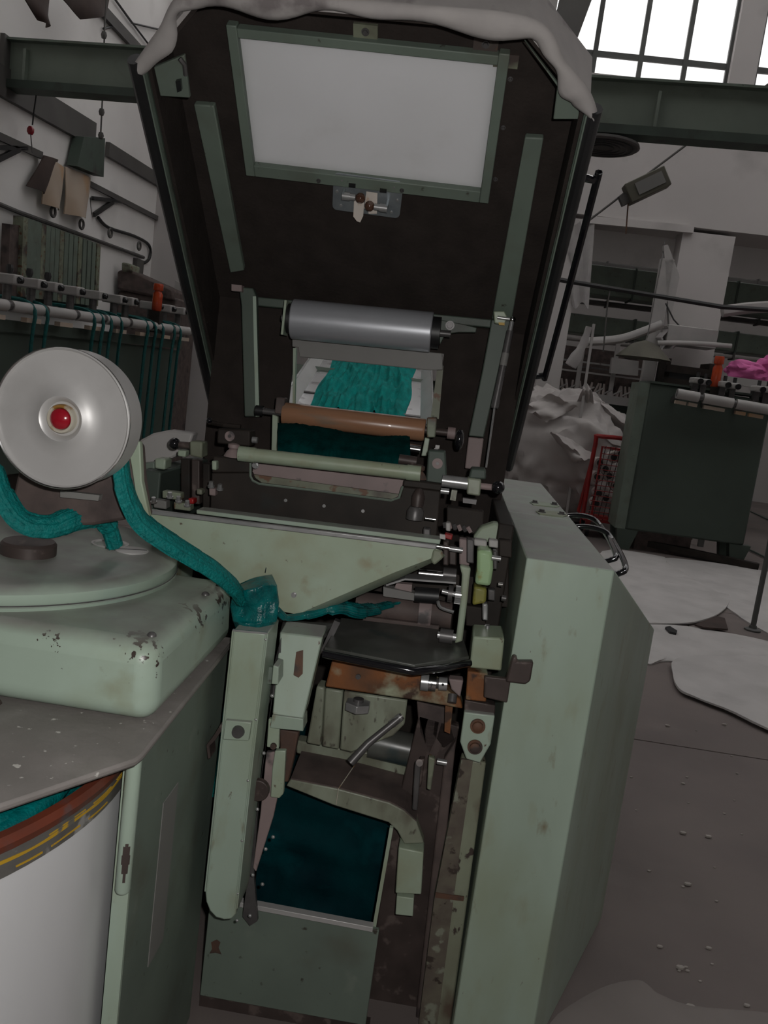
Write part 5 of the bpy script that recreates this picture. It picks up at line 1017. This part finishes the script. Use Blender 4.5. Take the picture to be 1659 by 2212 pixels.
# ------------------------------------------------------------------ sliver can and contents
CC = V((-1.0, 1.22, 0)); CR = .55
can = thing('sliver_can', (CC.x, CC.y, 0), 'large white round sliver can with brown hoop under the coiler platform', 'can')
cz = .862
MB().lathe([(CR-.02, .0), (CR, .01), (CR, cz-.062), (CR, cz-.02), (CR-.006, cz-.02), (CR-.006, .05), (CR-.02, .04)], CC, n=120, cap=False).build('can_body', 'can_white', can)
MB().cyl(CC+V((0, 0, .03)), CC+V((0, 0, .05)), CR-.01, n=60).build('can_floor', 'can_white', can)
MB().lathe([(CR-.008, cz-.064), (CR+.003, cz-.064), (CR+.003, cz-.024), (CR-.008, cz-.024)], CC, n=120, cap=False).build('grey_band', 'band_grey', can)
MB().lathe([(CR-.008, cz-.026), (CR+.008, cz-.024), (CR+.012, cz-.012), (CR+.008, cz-.001), (CR-.004, cz), (CR-.008, cz-.006)], CC, n=120, cap=False).build('brown_hoop', 'hoop_brown', can)
def stripe(z, th, a0, a1):
    b = MB(); n = max(4, int((a1-a0)/.02)); rings = []
    for i in range(n+1):
        a = a0+(a1-a0)*i/n; zz = z+.0012*math.sin(a*23); t = th*(.6+.4*abs(math.sin(a*17+z*99)))
        rings.append([CC+V(((CR+.0035+e)*math.cos(a), (CR+.0035+e)*math.sin(a), zz+s*t)) for e, s in ((-.002, -1), (.0006, -1), (.0006, 1), (-.002, 1))])
    b.stitch(rings).build('yellow_stripe', 'yellow', can)
stripe(cz-.041, .0024, -1.6, .35); stripe(cz-.030, .0007, -.95, -.72)
for a0, a1 in ((-.30, -.16), (-.12, -.02), (.02, .2)): stripe(cz-.036, .0008, a0, a1)
for a0, a1 in ((-.9, -.73), (-.64, -.58), (-.55, -.5), (-.40, -.32), (-.29, -.18), (-.14, -.04)): stripe(cz-.056, .0013, a0, a1)
cs = MB()
for k in range(60):
    a = k*2.399; r0 = .30+.02*math.sin(k*1.7); c = CC+V((r0*math.cos(k*.105), r0*math.sin(k*.105), cz-.016+.012*math.sin(k*.9)))
    cs.tube([c+V((.205*math.cos(t+k), .205*math.sin(t+k), .008*math.sin(t*3+k))) for t in [j*math.pi/12 for j in range(24)]], .019, 8, closed=True, ridge=.22, seed=k, r2=.013)
cs.lathe([(.53, cz-.07), (.53, cz-.03), (.3, cz-.02), (.01, cz-.02)], CC, n=40)
cso = cs.build('coiled_sliver', 'sliver_sheen', None, ang=80); tag(cso, 'coils of glossy teal sliver filling the white can', 'sliver', None, 'stuff')

# ------------------------------------------------------------------ teal slivers
def sliver(pts, ra, rb, label, sd, m='sliver', ref=None, ridge=.11, n=64, k=10):
    o = MB().tube([at(u, v, Y=y) for u, v, y in pts], ra, n, smooth=k, r2=rb, ridge=ridge, seed=sd, ref=ref).build('sliver_rope', m, None, ang=85); return tag(o, label, 'sliver')
sliver([(-40, 960, 1.44), (-12, 1020, 1.43), (10, 1078, 1.43), (48, 1125, 1.44), (105, 1138, 1.47), (160, 1120, 1.51), (205, 1112, 1.55), (232, 1134, 1.58), (248, 1178, 1.60)], [.016, .02, .023, .023, .021, .022, .023, .020, .016], [.010, .012, .014, .014, .017, .021, .022, .020, .016], 'teal sliver drooping under the silver wheel into the lid eye', 3)
sliver([(250, 930, 1.43), (258, 985, 1.44), (270, 1060, 1.45), (300, 1122, 1.47), (352, 1164, 1.50), (410, 1200, 1.54), (462, 1232, 1.58), (502, 1266, 1.625), (520, 1290, 1.665)], [.020, .024, .026, .027, .026, .025, .023, .022, .020], [.010, .012, .013, .013, .013, .012, .012, .012, .011], 'long teal sliver running from the silver wheel down to the duct', 8)
def rib(a, c):            # ribbon rising out of the duct mouth, spreading and folding back on itself
    Lf = [(517, 1440), (513, 1372), (503, 1342), (497, 1308), (503, 1278), (516, 1262)]; Rg = [(566, 1445), (578, 1370), (597, 1345), (602, 1305), (597, 1266), (586, 1240)]
    yy = [1.675, 1.672, 1.652, 1.664, 1.645, 1.70]
    t = c*(len(Lf)-1); i = min(int(t), len(Lf)-2); f = t-i; f = f*f*(3-2*f); L2 = lambda q: q[i]+(q[i+1]-q[i])*f
    e = 2*a-1; u = L2([q[0] for q in Lf])*(1-a)+L2([q[0] for q in Rg])*a; v = L2([q[1] for q in Lf])*(1-a)+L2([q[1] for q in Rg])*a
    fold = .005*math.sin(c*17+e*2.2)+.003*math.sin(e*6+c*8)+.0022*noise.noise(V((a*5, c*22, 1)))+.0012*noise.noise(V((a*40, c*5, 1)))
    return at(u, v+3*math.sin(e*2+c*5), Y=L2(yy)+fold+.026*e*e)
o = MB().grid(rib, 44, 40, (0, .006, 0)).build('sliver_rope', 'sliver_sheen', None, ang=85); tag(o, 'wide glossy teal sliver ribbon folding into the top of the duct', 'sliver')
sliver([(580, 1300, 1.69), (598, 1318, 1.70), (622, 1334, 1.72), (680, 1324, 1.76), (725, 1310, 1.79), (765, 1318, 1.83), (800, 1316, 1.88), (840, 1306, 1.95), (880, 1300, 2.0)], [.008, .012, .010, .013, .024, .028, .022, .012, .004], [.006, .008, .006, .008, .012, .014, .010, .006, .003], 'teal sliver passing beneath the green funnel sheet', 12, 'sliver_sheen')
sliver([(486, 1530, 1.735), (476, 1620, 1.735), (462, 1720, 1.735)], [.006, .006, .005], [.004]*3, 'thin teal sliver glimpsed between coiler column and duct', 21)
